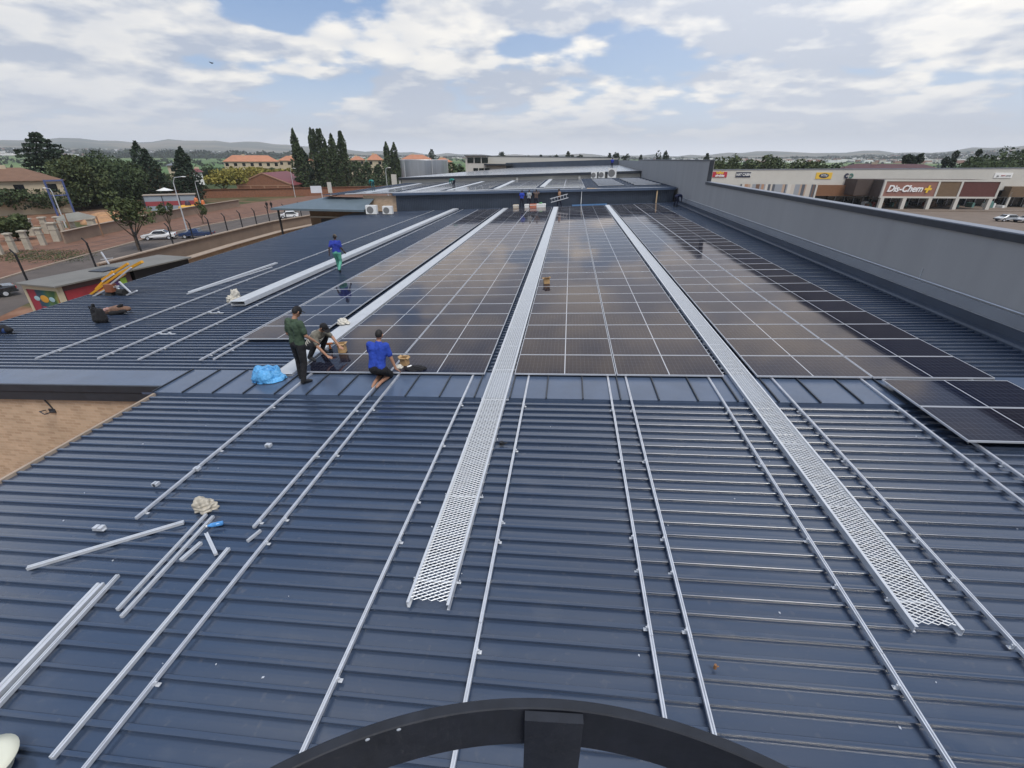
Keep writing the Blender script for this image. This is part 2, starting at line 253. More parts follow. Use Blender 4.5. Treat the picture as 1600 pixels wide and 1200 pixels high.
# ------------------------------------------------------------------ mesh helpers
class MB:
    def __init__(s): s.v = []; s.f = []; s.mi = []; s.sm = False
    def add(s, vs, fs, mi=0):
        o = len(s.v); s.v += [tuple(map(float, p)) for p in vs]; s.f += [tuple(o + i for i in f) for f in fs]; s.mi += [mi] * len(fs); return s
    def box(s, x0, x1, y0, y1, z0, z1, mi=0):
        return s.add([(x0, y0, z0), (x1, y0, z0), (x1, y1, z0), (x0, y1, z0), (x0, y0, z1), (x1, y0, z1), (x1, y1, z1), (x0, y1, z1)],
                     [(0, 3, 2, 1), (4, 5, 6, 7), (0, 1, 5, 4), (1, 2, 6, 5), (2, 3, 7, 6), (3, 0, 4, 7)], mi)
    def bar(s, a, b, w, h=None, up=(0, 0, 1), mi=0):
        a, b = np.array(a, float), np.array(b, float); h = h or w; d = b - a; d /= np.linalg.norm(d); up = np.array(up, float)
        if abs(d @ up) > .98: up = np.array([0, 1., 0])
        r = np.cross(d, up); r /= np.linalg.norm(r); u = np.cross(r, d)
        vs = [p + r * i * w / 2 + u * j * h / 2 for p in (a, b) for i, j in ((-1, -1), (1, -1), (1, 1), (-1, 1))]
        return s.add(vs, [(0, 1, 2, 3), (7, 6, 5, 4), (0, 4, 5, 1), (1, 5, 6, 2), (2, 6, 7, 3), (3, 7, 4, 0)], mi)
    def tube(s, pts, rs, n=8, caps=True, mi=0):
        pts = [np.array(p, float) for p in pts]
        if not hasattr(rs, '__len__'): rs = [rs] * len(pts)
        o = len(s.v); prev = None
        for i, p in enumerate(pts):
            d = pts[min(i + 1, len(pts) - 1)] - pts[max(i - 1, 0)]; d /= (np.linalg.norm(d) + 1e-9)
            if prev is None:
                a = np.array([0, 0, 1.]) if abs(d[2]) < .9 else np.array([1., 0, 0]); r = np.cross(d, a)
            else: r = prev - d * (prev @ d)
            r /= (np.linalg.norm(r) + 1e-9); prev = r; u = np.cross(d, r)
            for k in range(n):
                t = 2 * math.pi * k / n; s.v.append(tuple(p + (r * math.cos(t) + u * math.sin(t)) * rs[i]))
        for i in range(len(pts) - 1):
            for k in range(n):
                a = o + i * n + k; b = o + i * n + (k + 1) % n; s.f.append((a, b, b + n, a + n)); s.mi.append(mi)
        if caps:
            s.f.append(tuple(o + k for k in reversed(range(n)))); s.mi.append(mi)
            e = o + (len(pts) - 1) * n; s.f.append(tuple(e + k for k in range(n))); s.mi.append(mi)
        return s
    def ell(s, c, r, n=12, m=8, rot=None, mi=0, z0=-1.0):
        c = np.array(c, float); r = np.array([r] * 3 if not hasattr(r, '__len__') else r, float)
        o = len(s.v); t0 = math.acos(max(-1, min(1, -z0)))
        t0 = math.acos(z0) if z0 > -1 else math.pi
        for i in range(m + 1):
            th = t0 * i / m
            for k in range(n):
                a = 2 * math.pi * k / n; q = np.array([math.sin(th) * math.cos(a), math.sin(th) * math.sin(a), math.cos(th)]) * r
                if rot is not None: q = rot @ q
                s.v.append(tuple(c + q))
        for i in range(m):
            for k in range(n):
                a = o + i * n + k; b = o + i * n + (k + 1) % n; s.f.append((a, a + n, b + n, b)); s.mi.append(mi)
        return s
    def cap(s, a, b, ra, rb, n=10):
        """tapered capsule, closed, for voxel joining"""
        a, b = np.array(a, float), np.array(b, float); d = b - a; l = np.linalg.norm(d); d = d / (l + 1e-9)
        pts = []; rs = []
        for k in range(4): t = math.pi / 2 * (1 - k / 3.0); pts.append(a - d * ra * math.sin(t)); rs.append(max(ra * math.cos(t), 1e-4))
        for k in range(4): t = math.pi / 2 * (k / 3.0); pts.append(b + d * rb * math.sin(t)); rs.append(max(rb * math.cos(t), 1e-4))
        return s.tube(pts, rs, n)
    def prism(s, prof, axis_a, axis_b, along, mi=0, origin=(0, 0, 0)):
        """closed profile [(p,q)] on axes a,b extruded by vector along"""
        A, B, D, O = (np.array(t, float) for t in (axis_a, axis_b, along, origin)); n = len(prof)
        vs = [O + A * p + B * q for p, q in prof] + [O + A * p + B * q + D for p, q in prof]
        return s.add(vs, [tuple(reversed(range(n))), tuple(range(n, 2 * n))] + [(i, (i + 1) % n, (i + 1) % n + n, i + n) for i in range(n)], mi)
    def quad(s, a, b, c, d, mi=0): return s.add([a, b, c, d], [(0, 1, 2, 3)], mi)
    def build(s, name, mats, parent=None, mtx=None, smooth=False, voxel=None, msmooth=0, world=False):
        me = bpy.data.meshes.new(name); me.from_pydata(s.v, [], s.f)
        if not isinstance(mats, (list, tuple)): mats = [mats]
        for m in mats: me.materials.append(m)
        if len(mats) > 1: me.polygons.foreach_set('material_index', s.mi)
        if smooth: me.polygons.foreach_set('use_smooth', [True] * len(s.f))
        me.update(); o = bpy.data.objects.new(name, me); COL.objects.link(o)
        if mtx is not None: o.matrix_world = mtx
        if parent is not None:
            o.parent = parent
            if world: o.matrix_basis = parent_m(parent).inverted()
            elif mtx is not None: o.matrix_basis = mtx
        if voxel:
            r = o.modifiers.new('join', 'REMESH'); r.mode = 'VOXEL'; r.voxel_size = voxel; r.use_smooth_shade = True
            if msmooth: q = o.modifiers.new('soften', 'SMOOTH'); q.iterations = msmooth; q.factor = .5
        return o
PM = {}
def parent_m(o): return PM.get(o.name, Matrix.Identity(4))
def tag(o, label=None, cat=None, group=None, kind=None):
    if label: o['label'] = label
    if cat: o['category'] = cat
    if group: o['group'] = group
    if kind: o['kind'] = kind
    return o
def thing(name, label, cat, loc=(0, 0, 0), rz=0.0, group=None, roof=False, mtx=None):
    o = bpy.data.objects.new(name, None); COL.objects.link(o); o.empty_display_size = .2
    if mtx is None:
        if roof: mtx = RM @ Matrix.Translation(loc) @ Matrix.Rotation(rz, 4, 'Z')
        else: mtx = Matrix.Translation(tuple(loc)) @ Matrix.Rotation(rz, 4, 'Z')
    o.matrix_world = mtx; PM[o.name] = mtx.copy(); return tag(o, label, cat, group)
def child(src, parent, name=None, basis=None):
    c = src.copy(); COL.objects.link(c); c.parent = parent; c.matrix_basis = basis if basis is not None else src.matrix_basis.copy()
    return c
def wcoord(mb, name, mats, parent, **k): return mb.build(name, mats, parent, world=True, **k)

# ================================================================== THE SETTING: terrain
RIDGE = [(-180, .5), (-90, 1.0), (-62, 1.2), (-51, 1.35), (-47, 1.62), (-43, 1.42), (-38, 1.70), (-34, 1.62), (-30, 1.42), (-24, .9), (-15, .55), (-5, .45), (.5, .60), (6, .45), (14, .50), (18.6, .97), (21, .85), (24, .75), (28.6, .90), (32, .72), (38, 1.35), (44, 1.5), (60, 1.0), (90, .8), (180, .5)]
MID = [(-180, 0), (-90, .3), (-51, .55), (-40, .55), (-30, .30), (-15, .05), (10, .0), (20, .12), (28, .35), (33, .5), (40, .95), (55, .9), (90, .3), (180, 0)]
def interp(tab, a): return float(np.interp(a, [t[0] for t in tab], [t[1] for t in tab]))
def ground_z(az, r):
    rid = interp(RIDGE, az) * .86 + .10 * math.sin(az * 1.3) * math.sin(az * .37 + 1) + .04 * math.sin(az * 3.1)
    mid = interp(MID, az)
    zs = [(0, -7), (700, -7), (2200, 4.4 + 2200 * math.tan(rad(.02 if az < 0 else 0))), (4200, 4.4 + 4200 * math.tan(rad(mid))), (7000, 4.4 + 7000 * math.tan(rad(rid))), (7800, 40)]
    return float(np.interp(r, [q[0] for q in zs], [q[1] for q in zs]))
def build_terrain():
    rs = [0.01, 12, 25, 50, 100, 200, 400, 700, 1000, 1400, 1800, 2200, 2600, 3000, 3400, 3800, 4200, 4700, 5200, 5800, 6200, 6600, 7000, 7400, 7800]
    azs = np.arange(-180, 180, 1.25); n = len(azs); vs = []; fs = []
    for r in rs:
        for a in azs: vs.append((CAM[0] + r * math.sin(rad(a)), CAM[1] + r * math.cos(rad(a)), ground_z(a, r)))
    for i in range(len(rs) - 1):
        for k in range(n): fs.append((i * n + k, (i + 1) * n + k, (i + 1) * n + (k + 1) % n, i * n + (k + 1) % n))
    m = bpy.data.materials.new('land'); m.use_nodes = True; N = m.node_tree.nodes; L = m.node_tree.links; p = N['Principled BSDF']; p.inputs['Roughness'].default_value = .95; p.inputs['Specular IOR Level'].default_value = .1
    g = N.new('ShaderNodeNewGeometry'); ln = N.new('ShaderNodeVectorMath'); ln.operation = 'LENGTH'; L.new(g.outputs['Position'], ln.inputs[0])
    def noise(sc, det=5):
        n_ = N.new('ShaderNodeTexNoise'); n_.inputs['Scale'].default_value = sc; n_.inputs['Detail'].default_value = det; L.new(g.outputs['Position'], n_.inputs['Vector']); return n_.outputs[0]
    def mx(f, a, b):
        q = N.new('ShaderNodeMix'); q.data_type = 'RGBA'
        for s_, v_ in ((q.inputs[0], f), (q.inputs[6], a), (q.inputs[7], b)):
            if hasattr(v_, 'links'): L.new(v_, s_)
            else: s_.default_value = v_ if not isinstance(v_, tuple) else (*v_, 1)
        return q.outputs[2]
    def mr(x, a, b):
        q = N.new('ShaderNodeMapRange'); q.interpolation_type = 'SMOOTHSTEP'; L.new(x, q.inputs[0]); q.inputs[1].default_value = a; q.inputs[2].default_value = b; return q.outputs[0]
    dirt = mx(mr(noise(.35), .4, .62), (.175, .088, .055), (.26, .150, .10)); grass = mx(mr(noise(1.4), .35, .65), (.045, .060, .022), (.10, .095, .045))
    near = mx(mr(noise(.09), .50, .60), dirt, grass)
    scrub = mx(mr(noise(.02), .4, .6), (.050, .070, .028), (.11, .10, .05))
    field = mx(mr(noise(.004, 2), .40, .60), (.085, .15, .055), (.16, .21, .09))
    town = mx(mr(noise(.012), .45, .6), (.05, .065, .035), (.22, .19, .14))
    hill = mx(mr(noise(.0016, 6), .42, .62), (.09, .105, .085), (.22, .19, .14))
    c = mx(mr(ln.outputs['Value'], 130, 190), near, scrub); c = mx(mr(ln.outputs['Value'], 420, 520), c, field); c = mx(mr(ln.outputs['Value'], 2150, 2350), c, town); c = mx(mr(ln.outputs['Value'], 3900, 4800), c, hill)
    L.new(c, p.inputs['Base Color'])
    me = bpy.data.meshes.new('ground'); me.from_pydata(vs, [], fs); me.materials.append(m); me.polygons.foreach_set('use_smooth', [True] * len(fs)); o = bpy.data.objects.new('ground', me); COL.objects.link(o); tag(o, kind='structure')
build_terrain()
def sheet(name, pts, z, m, kind='structure', label=None, th=0.0):
    mb = MB(); n = len(pts); mb.add([(x, y, z) for x, y in pts], [tuple(range(n))])
    if th: mb.add([(x, y, z - th) for x, y in pts] + [(x, y, z) for x, y in pts], [(i, (i + 1) % n, (i + 1) % n + n, i + n) for i in range(n)])
    o = mb.build(name, m); tag(o, kind=kind); return o
asphalt = mat('asphalt', (.095, .078, .068), .9, 0, (.5, .2))
paving = mat('car_park_paving', (.17, .13, .10), .9, 0, (.3, .15))
earth = mat('red_earth', (.165, .085, .055), .95, 0, (.6, .25))
kerbm = mat('kerb_concrete', (.34, .27, .21), .9, 0, (2, .15))
ROAD = [(-36, -10), (-42, 18), (-52, 39), (-54.5, 60), (-54, 90), (-50, 150), (-44, 260), (-55, 262), (-60, 170), (-64, 130), (-66, 100), (-66, 73), (-64, 58), (-58, 35), (-51, 15), (-47, -10)]
sheet('road', ROAD, -6.99, asphalt)
sheet('verge', [(-51, 15), (-58, 35), (-64, 58), (-66, 73), (-66, 100), (-64, 130), (-60, 170), (-84, 175), (-88, 110), (-86, 80), (-76, 56), (-72, 40), (-62, 15)], -6.994, earth)
sheet('path', [(-54.4, 30), (-49, 30), (-50.5, 60), (-50, 90), (-54, 90), (-54.5, 60)], -6.994, earth)
kb = MB()
kp = [(-51, 15), (-58, 35), (-64, 58), (-66, 73), (-66, 100), (-64, 130)]
for a, b in zip(kp, kp[1:]): kb.bar((a[0], a[1], -6.94), (b[0], b[1], -6.94), .25, .14)
tag(kb.build('kerb', kerbm), kind='structure')
sheet('car_park', [(14, 40), (60, 60), (200, 80), (200, 150), (14, 140)], -6.99, paving)
yard = mat('yard_ground', (.17, .12, .085), .95, 0, (.5, .2))
sheet('yard', [(-44.5, 36), (-20.5, 5), (-20.5, 90), (-44.5, 90)], -6.994, yard)

# ================================================================== THE BUILDING
def roof_sheet_mesh(u0, u1, v0, v1, ends=True, pitch=.2333, phase=0.0, h0=HP):
    mb = MB(); k0 = math.ceil((v0 - phase) / pitch); pts = [(v0, 0.0)]
    k = k0
    while phase + k * pitch + .05 < v1:
        v = phase + k * pitch; w = .060 if k % 3 == 0 else .046; t = .044 if k % 3 == 0 else .040
        if v - .02 > v0:
            # pan crowned slightly towards its middle
            pv = pts[-1][0]
            for q in (.2, .4, .6, .8): x = pv + (v - pv) * q; pts.append((x, .0042 * math.sin(math.pi * q)))
            pts += [(v + .003, 0.0), (v, t * .55), (v + .001, t * .9), (v + .006, t), (v + w * .5, t + .002), (v + w - .006, t), (v + w - .001, t * .9), (v + w - .002, 0.0)]
        k += 1
    pts.append((v1, 0.0))
    n = len(pts); nseg = 5; 
    e0 = u0 if callable(u0) else (lambda v: u0)
    vs = [(e0(v) + (u1 - e0(v)) * i / nseg, v, h0 + h) for i in range(nseg + 1) for v, h in pts]
    fs = [(i * n + j, (i + 1) * n + j, (i + 1) * n + j + 1, i * n + j + 1) for i in range(nseg) for j in range(n - 1)]
    mb.add(vs, fs)
    # ends of the sheets and an underside so the roof has thickness
    return mb
BL = thing('shopping_centre_building', 'long shopping centre under a blue-grey ribbed metal roof carrying solar panels', 'building')
UL, UR = -18.95, 11.75
UE = lambda v: -18.9 - .10 * v
near_roof = roof_sheet_mesh(-8.2, UR, -15.0, -1.06, phase=-1.30).build('near_roof', M_('roof'), BL, mtx=RM)
far_roof = roof_sheet_mesh(UE, UR, .22, 43.6, phase=.35).build('far_roof', M_('roof'), BL, mtx=RM)
# cover strip across the joint, laid as overlapping flat sheets with raised seams
mb = MB()
mb.add([(-8.6, -1.06, HP + .055), (UR, -1.06, HP + .055), (UR, -1.06, HP), (-8.6, -1.06, HP)], [(0, 1, 2, 3)])
us = [-8.3 + .757 * i for i in range(28)]
for a in us:
    b = min(a + .757, UR)
    if a >= UR: break
    mb.box(a, b - .004, -1.06, .22, HP + .052, HP + .056)
mb.build('cover_flashing', flash, BL, mtx=RM)
mb = MB(); mb.box(-.012, .012, -1.075, .23, HP + .056, HP + .092); sm0 = mb.build('flashing_seam', steel_dark, BL)
for i, a in enumerate(q for q in us[:-1] if q < UR):
    o = sm0 if i == 0 else child(sm0, BL); o.matrix_basis = RM @ Matrix.Translation((a, 0, 0))
# left part: flat gutter flashing, dark fascia and the face-brick wall below
mb = MB(); mb.quad((UL, -.62, HP + .01), (-8.31, -.62, HP + .01), (-8.31, .22, HP + .01), (UL, .22, HP + .01))
mb.build('gutter_flashing', flash, BL, mtx=RM)
mb = MB(); mb.box(UL, -8.33, -.68, -.62, HP - .17, HP + .012); mb.box(UL, -8.33, -.66, -.60, HP - .42, HP - .185)
mb.build('fascia', steel_dark, BL, mtx=RM)
mb = MB(); mb.prism([(-18.8, -7), (-8.3, -7), (-8.3, -.80), (-18.8, -1.285)], (1, 0, 0), (0, 0, 1), (0, .23, 0), origin=(0, -.58, 0)); mb.build('brick_wall', brick_tan, BL)
mb = MB(); mb.box(-8.25, -8.0, -15, -.58, -7.0, -.58); mb.build('side_wall', brick_tan, BL)
mb = MB(); mb.box(-8.27, -8.21, -15.0, -1.1, HP - .12, HP + .055); mb.build('edge_trim', kerbm, BL, mtx=RM)
mb = MB(); mb.prism([(-18.75, -.35), (-18.5, -.35), (-22.7, 43.4), (-22.95, 43.4)], (1, 0, 0), (0, 1, 0), (0, 0, 5.6), origin=(0, 0, -7.0)); mb.build('west_wall', brick_tan, BL)
mb = MB(); mb.prism([(UE(-.6) - .06, -.6), (UE(-.6), -.6), (UE(43.6), 43.6), (UE(43.6) - .06, 43.6)], (1, 0, 0), (0, 1, 0), (0, 0, .245), origin=(0, 0, HP - .2)); mb.build('eaves_trim', clad, BL, mtx=RM)
# vertical dark cladding up to the higher roof
mb = MB(); x = -18.05
while x < 11.6:
    mb.box(x, x + .165, 43.62, 43.66, -1.5, 1.51 + .031 * x - .02); mb.box(x + .165, x + .2, 43.56, 43.62, -1.5, 1.51 + .031 * x - .02); x += .2
mb.build('cladding_wall', clad, BL)
mb = MB(); mb.prism([(-.30, -.22), (.04, -.22), (.04, .05), (-.30, .02)], (0, 1, 0), (0, 0, 1), (30.2, 0, .031 * 30.2), origin=(-18.3, 43.62, 1.51 - .031 * 18.3)); mb.build('upper_fascia', flash, BL)
# higher roof
def plane_pts(x0, x1, y0, y1, z0=1.51, s=.031): return [(x0, y0, z0 + s * x0), (x1, y0, z0 + s * x1), (x1, y1, z0 + s * x1), (x0, y1, z0 + s * x0)]
mb = MB(); mb.quad(*plane_pts(-26.5, 12.0, 43.4, 72.1)); k = 43.6
while k < 72: mb.box(0, 0, 0, 0, 0, 0); mb.v = mb.v[:-8]; mb.f = mb.f[:-6]; mb.mi = mb.mi[:-6]; mb.prism([(-.02, 0), (.02, 0), (.015, .04), (-.015, .04)], (0, 1, 0), (0, 0, 1), (38.4, 0, .031 * 38.4), origin=(-26.5, k, 1.512 - .031 * 26.5)); k += .7
mb.build('upper_roof', M_('roof'), BL)
# wall and roof of the rear blocks
def wall_between(mb, p0, p1, zb0, zb1, zt0, zt1, th=.25):
    p0, p1 = np.array(p0, float), np.array(p1, float); d = p1 - p0; d /= np.linalg.norm(d); n = np.array([-d[1], d[0]]) * th
    q = [p0, p1, p1 + n, p0 + n]; zb = [zb0, zb1, zb1, zb0]; zt = [zt0, zt1, zt1, zt0]
    mb.add([(a[0], a[1], z) for a, z in zip(q, zb)] + [(a[0], a[1], z) for a, z in zip(q, zt)], [(0, 3, 2, 1), (4, 5, 6, 7), (0, 1, 5, 4), (1, 2, 6, 5), (2, 3, 7, 6), (3, 0, 4, 7)])
    return mb
B2 = thing('rear_shop_block', 'rear block with cream wall, dark eaves and blue-grey roof beyond the upper roof', 'building', (-8, 90, -7))
mb = MB(); wall_between(mb, (-27, 72.1), (12.0, 72.1), -7, -7, 1.36, 2.66); wcoord(mb, 'wall', cream, B2)
mb = MB(); mb.prism([(-.35, -.30), (.1, -.30), (.1, .03), (-.35, .03)], (0, 1, 0), (0, 0, 1), (39.5, 0, 1.30), origin=(-27.4, 72.1, 1.50)); wcoord(mb, 'eaves', steel_dark, B2)
mb = MB(); mb.add([(-27.4, 71.8, 1.54), (12.0, 71.8, 2.85), (12.0, 112, 3.35), (-10, 112, 2.75)], [(0, 1, 2, 3)]); wcoord(mb, 'roof', M_('roof'), B2)
mb = MB()
for px_ in (625, 708, 808, 905): a = atY(px_, 285, 72.0); mb.box(a[0] - .16, a[0] + .16, 71.9, 72.1, .4, 1.62 + .033 * (a[0] + 12))
wcoord(mb, 'pilasters', cream2, B2)
B3 = thing('rear_hall', 'long far hall with cream parapet above a dark blue-grey clad band', 'building', (0, 120, -7))
mb = MB(); XB = atY(790, 258, 112.2)[0]; XP = atY(762, 246, 113)[0]; wall_between(mb, (XB, 112.2), (12.0, 112.2), -7, -7, 3.55, 4.45, .3); wcoord(mb, 'cladding_band', clad, B3)
mb = MB(); wall_between(mb, (XP, 113), (12.0, 113), -7, -7, 5.0, 4.75, .3); wcoord(mb, 'parapet', cream2, B3)
mb = MB(); wall_between(mb, (XP, 112.9), (12.0, 112.9), 5.01, 4.76, 5.11, 4.86, .5); wcoord(mb, 'coping', steel_dark, B3)
# modern block with glazed corner
YB = 111.5
B4 = thing('glazed_corner_block', 'pale block with a glazed upper corner and dark canopies, behind the rear roofs', 'building', (-30, 115, -7))
mb = MB(); a = atY(727, 246, YB); b = atY(760, 246, YB); c = atY(800, 246, YB)
mb.box(a[0], b[0], YB, YB + 9, -7, 5.0); mb.box(b[0], c[0] - 1.5, YB + .3, YB + .68, -7, 3.0); wcoord(mb, 'wall', cream2, B4)
mb = MB()
for i in range(3): x0 = a[0] + .5 + i * 1.75; mb.box(x0, x0 + 1.5, YB - .06, YB, 3.5, 4.7)
for i in range(3): x0 = a[0] + 1.9 + i * 1.4; mb.box(x0, x0 + 1.15, YB - .06, YB, .2, 2.4)
wcoord(mb, 'glazing', glass_dark, B4)
mb = MB(); mb.box(a[0] - .2, b[0] + .2, YB - .4, YB + 9, 5.0, 5.15); mb.box(b[0] - .4, c[0] + .3, YB - 1.4, YB + .5, 3.0, 3.35); wcoord(mb, 'canopy', steel_dark, B4)
# parapet wall on the right
PW = thing('parapet_wall', 'tall grey plastered parapet wall along the right edge of the roof', 'wall', (12.3, 0, 0))
mb = MB(); mb.box(12.1, 12.5, -16, 33.2, -7, 2.80); mb.box(12.1, 12.5, 33.2, 76, -7, 4.40); mb.box(12.1, 12.5, 76, 125, -7, 4.25); wcoord(mb, 'wall', grey_wall, PW)
mb = MB(); mb.box(12.06, 12.54, -16, 33.2, 2.80, 2.83); mb.box(12.06, 12.54, 33.18, 76, 4.40, 4.44); wcoord(mb, 'coping', mat('coping_sheet', (.20, .22, .26), .5, 0, (1, .1)), PW)
mb = MB(); mb.box(12.04, 12.095, -16, 33.15, 2.62, 2.80); mb.box(12.06, 12.095, 33.2, 76, 4.33, 4.40); mb.box(12.14, 12.46, 33.14, 33.197, 2.84, 4.40); wcoord(mb, 'drip_and_end_shade', steel_dark, PW)  # drip edges, plus a dark sheet painting shade onto the high wall's end face
mb = MB(); mb.prism([(11.72, HP - .02), (11.72, HP + .06), (11.78, HP + .10), (12.02, HP + .10), (12.04, HP + .32), (12.04, HP - .02)], (1, 0, 0), (0, 0, 1), (0, 58.6, 0), origin=(0, -15, 0)); mb.build('base_flashing', clad, PW, mtx=parent_m(PW).inverted() @ RM)
mb = MB(); mb.box(12.045, 12.075, -15, 43.5, HP + .32, HP + .36); mb.build('cover_strip', alu, PW, mtx=parent_m(PW).inverted() @ RM)
mb = MB(); mb.box(12.01, 12.085, -15, 43.4, HP + .36, HP + .64); mb.build('upstand', mat('wall_upstand', (.27, .285, .31), .8, 0, (1, .08)), PW, mtx=parent_m(PW).inverted() @ RM)
for i, y_ in enumerate((71.5,)):
    mb = MB(); mb.box(12.097, 12.1, y_, y_ + .014, 1.0, 2.6 if y_ < 33 else 4.3); wcoord(mb, 'wall_joint', mat('joint_sealant', (.12, .12, .13), .8), PW)
mb = MB(); mb.tube([(12.05, -15, HP + .70), (12.05, 43.3, HP + .70)], .016, 6); mb.build('conduit', alu, PW, mtx=parent_m(PW).inverted() @ RM)

# ================================================================== MOUNTING RAILS
RAILPROF = [(-.018, 0), (.018, 0), (.018, .040), (.006, .040), (.006, .026), (-.006, .026), (-.006, .040), (-.018, .040)]
def bracket_mb():
    b = MB(); b.box(.018, .024, -.02, .02, -.010, .040); b.box(.020, .060, -.02, .02, -.016, -.010); b.tube([(.042, 0, -.010), (.042, 0, .002)], .010, 6); b.tube([(.024, 0, .025), (.04, 0, .025)], .009, 6); return b
BRK = None
def rail(u, v0, v1, label, group, brackets=(), h=-.085, side=1, name='mounting_rail'):
    global BRK
    t = thing(name, label, 'rail', (u, v0, h), 0, group, roof=True)
    # lengths of rail butted end to end
    mb = MB(); L = v1 - v0; cuts = [0]
    while cuts[-1] + 4.7 < L: cuts.append(cuts[-1] + 4.7)
    cuts.append(L)
    for a, b in zip(cuts, cuts[1:]): mb.prism(RAILPROF, (1, 0, 0), (0, 0, 1), (0, b - a - .006, 0), origin=(random.uniform(-.002, .002), a, 0))
    mb.build('rail_bar', alu, t)
    for v in brackets:
        if BRK is None: BRK = o = bracket_mb().build('bracket', alu_bright, t)
        else: o = child(BRK, t)
        o.matrix_basis = Matrix.Translation((0, v - v0, 0)) @ (Matrix.Rotation(math.pi, 4, 'Z') if side < 0 else Matrix.Identity(4))
    return t
def frange(a, b, s):
    o = []
    while a < b: o.append(a); a += s
    return o
G = 'aluminium rails screwed to the near roof'
rail(-4.97, -5.05, 1.0, 'aluminium rail ending short, left of the joint, passing between the standing man\'s boots', G, frange(-4.9, .3, 1.63))
rail(-3.09, -5.1, .4, 'aluminium rail ending above the offcut, just left of the longest left rail', G, frange(-4.98, .3, 1.63))
rail(-2.75, -11.0, .4, 'long aluminium rail running off the bottom edge, left of the arch', G, [-7.2, -5.35, -4.9, -3.3, -1.67, -.2])
rail(-.96, -7.7, .4, 'aluminium rail between the man in blue and the central mesh walkway', G, [-7.0, -5.2, -4.4, -2.9, -1.4])
rail(.34, -11.0, .4, 'aluminium rail just right of the central mesh walkway', G, [-6.6, -5.1, -4.75, -3.0, -1.4])
rail(2.11, -11.0, .4, 'left rail of the close pair between the two mesh walkways', G, [-6.2, -5.45, -4.9, -3.2, -1.5], side=-1)
rail(2.50, -11.0, .4, 'right rail of the close pair between the two mesh walkways', G, [-6.2, -5.45, -4.9, -3.2, -1.5], side=-1)
rail(4.27, -11.0, .4, 'aluminium rail just left of the right-hand mesh walkway', G, [-6.6, -5.5, -4.8, -3.2, -1.5], side=-1)
rail(5.58, -11.0, .4, 'aluminium rail just right of the right-hand mesh walkway', G, [-6.1, -5.3, -4.7, -3.0, -1.4], side=-1)
rail(7.35, -11.0, .4, 'aluminium rail along the left side of the two separate front panels', G, [-6, -4.3, -3.1, -1.3], side=-1)
rail(7.80, -11.0, .4, 'left of two rails coming out from under the separate front panels', G, [-6, -4.3, -3.0], side=-1)
rail(9.45, -11.0, .4, 'right of two rails coming out from under the separate front panels', G, [-6, -4.3, -3.0], side=-1)
G = 'aluminium rails on the far left roof'
rail(-13.7, .84, 43.2, 'leftmost long aluminium rail on the far left roof', G, frange(1.5, 43, 2.2))
rail(-11.74, .86, 43.2, 'long aluminium rail running up along the left side of the white tray', G, frange(1.3, 43, 2.2))
rail(-10.43, .8, 43.2, 'long aluminium rail running just right of the white tray', G, frange(1.7, 43, 2.2))
rail(-8.58, .8, 42, 'aluminium rail along the left edge of the narrow panel block', G, [1.2, 2.0])
rail(-8.22, .86, 2.6, 'thin rail poking out from under the corner of the narrow panel block', G, [1.6])
# loose lengths lying on the roof
def loose(p0, p1, label, group='loose rail lengths lying on the roof', w=.04, hh=.04, z=-.098, n=1, name='loose_rail', h2=0):
    a = ruv(*p0, z + .03); b = ruv(*p1, z + .03); L = math.hypot(b[0] - a[0], b[1] - a[1]); ang = math.atan2(b[1] - a[1], b[0] - a[0]) - math.pi / 2
    mb = MB(); k = w / .04
    mb.prism([(x * k, y * hh / .04) for x, y in RAILPROF], (1, 0, 0), (0, 0, 1), (0, L, 0))
    o = mb.build(name, alu_bright, None, mtx=RM @ Matrix.Translation((a[0], a[1], z)) @ Matrix.Rotation(ang, 4, 'Z')); return tag(o, label, 'rail', group)
loose((42, 887), (287, 815), 'loose rail lying aslant across the ribs, left of the plastic bag', w=.06)
loose((183, 952), (322, 803), 'loose rail, left one of the touching pair running up to the plastic bag')
loose((189, 963), (333, 806), 'loose rail, right one of the touching pair running up to the plastic bag')
loose((282, 875), (314, 847), 'short offcut lying beside the pair of loose rails', w=.05)
loose((322, 833), (337, 865), 'short offcut pointing down from the blue bottle', w=.05)
loose((80, 1184), (357, 856), 'long loose rail lying left of the longest fixed rail', w=.05)
loose((386, 845), (407, 828), 'tiny offcut lying between the two fixed left rails', w=.03)
loose((-40, 1120), (158, 912), 'wide bright length on the left stack at the left edge', w=.10, hh=.05)
loose((-30, 1130), (184, 898), 'narrow length beside the wide bright one at the left edge', w=.045)
loose((296, 457), (432, 411), 'wide bright bundle lying on the far left roof', w=.16, hh=.07)
loose((292, 459), (425, 417), 'thin rail lying under the wide bright bundle on the far left roof', w=.06)
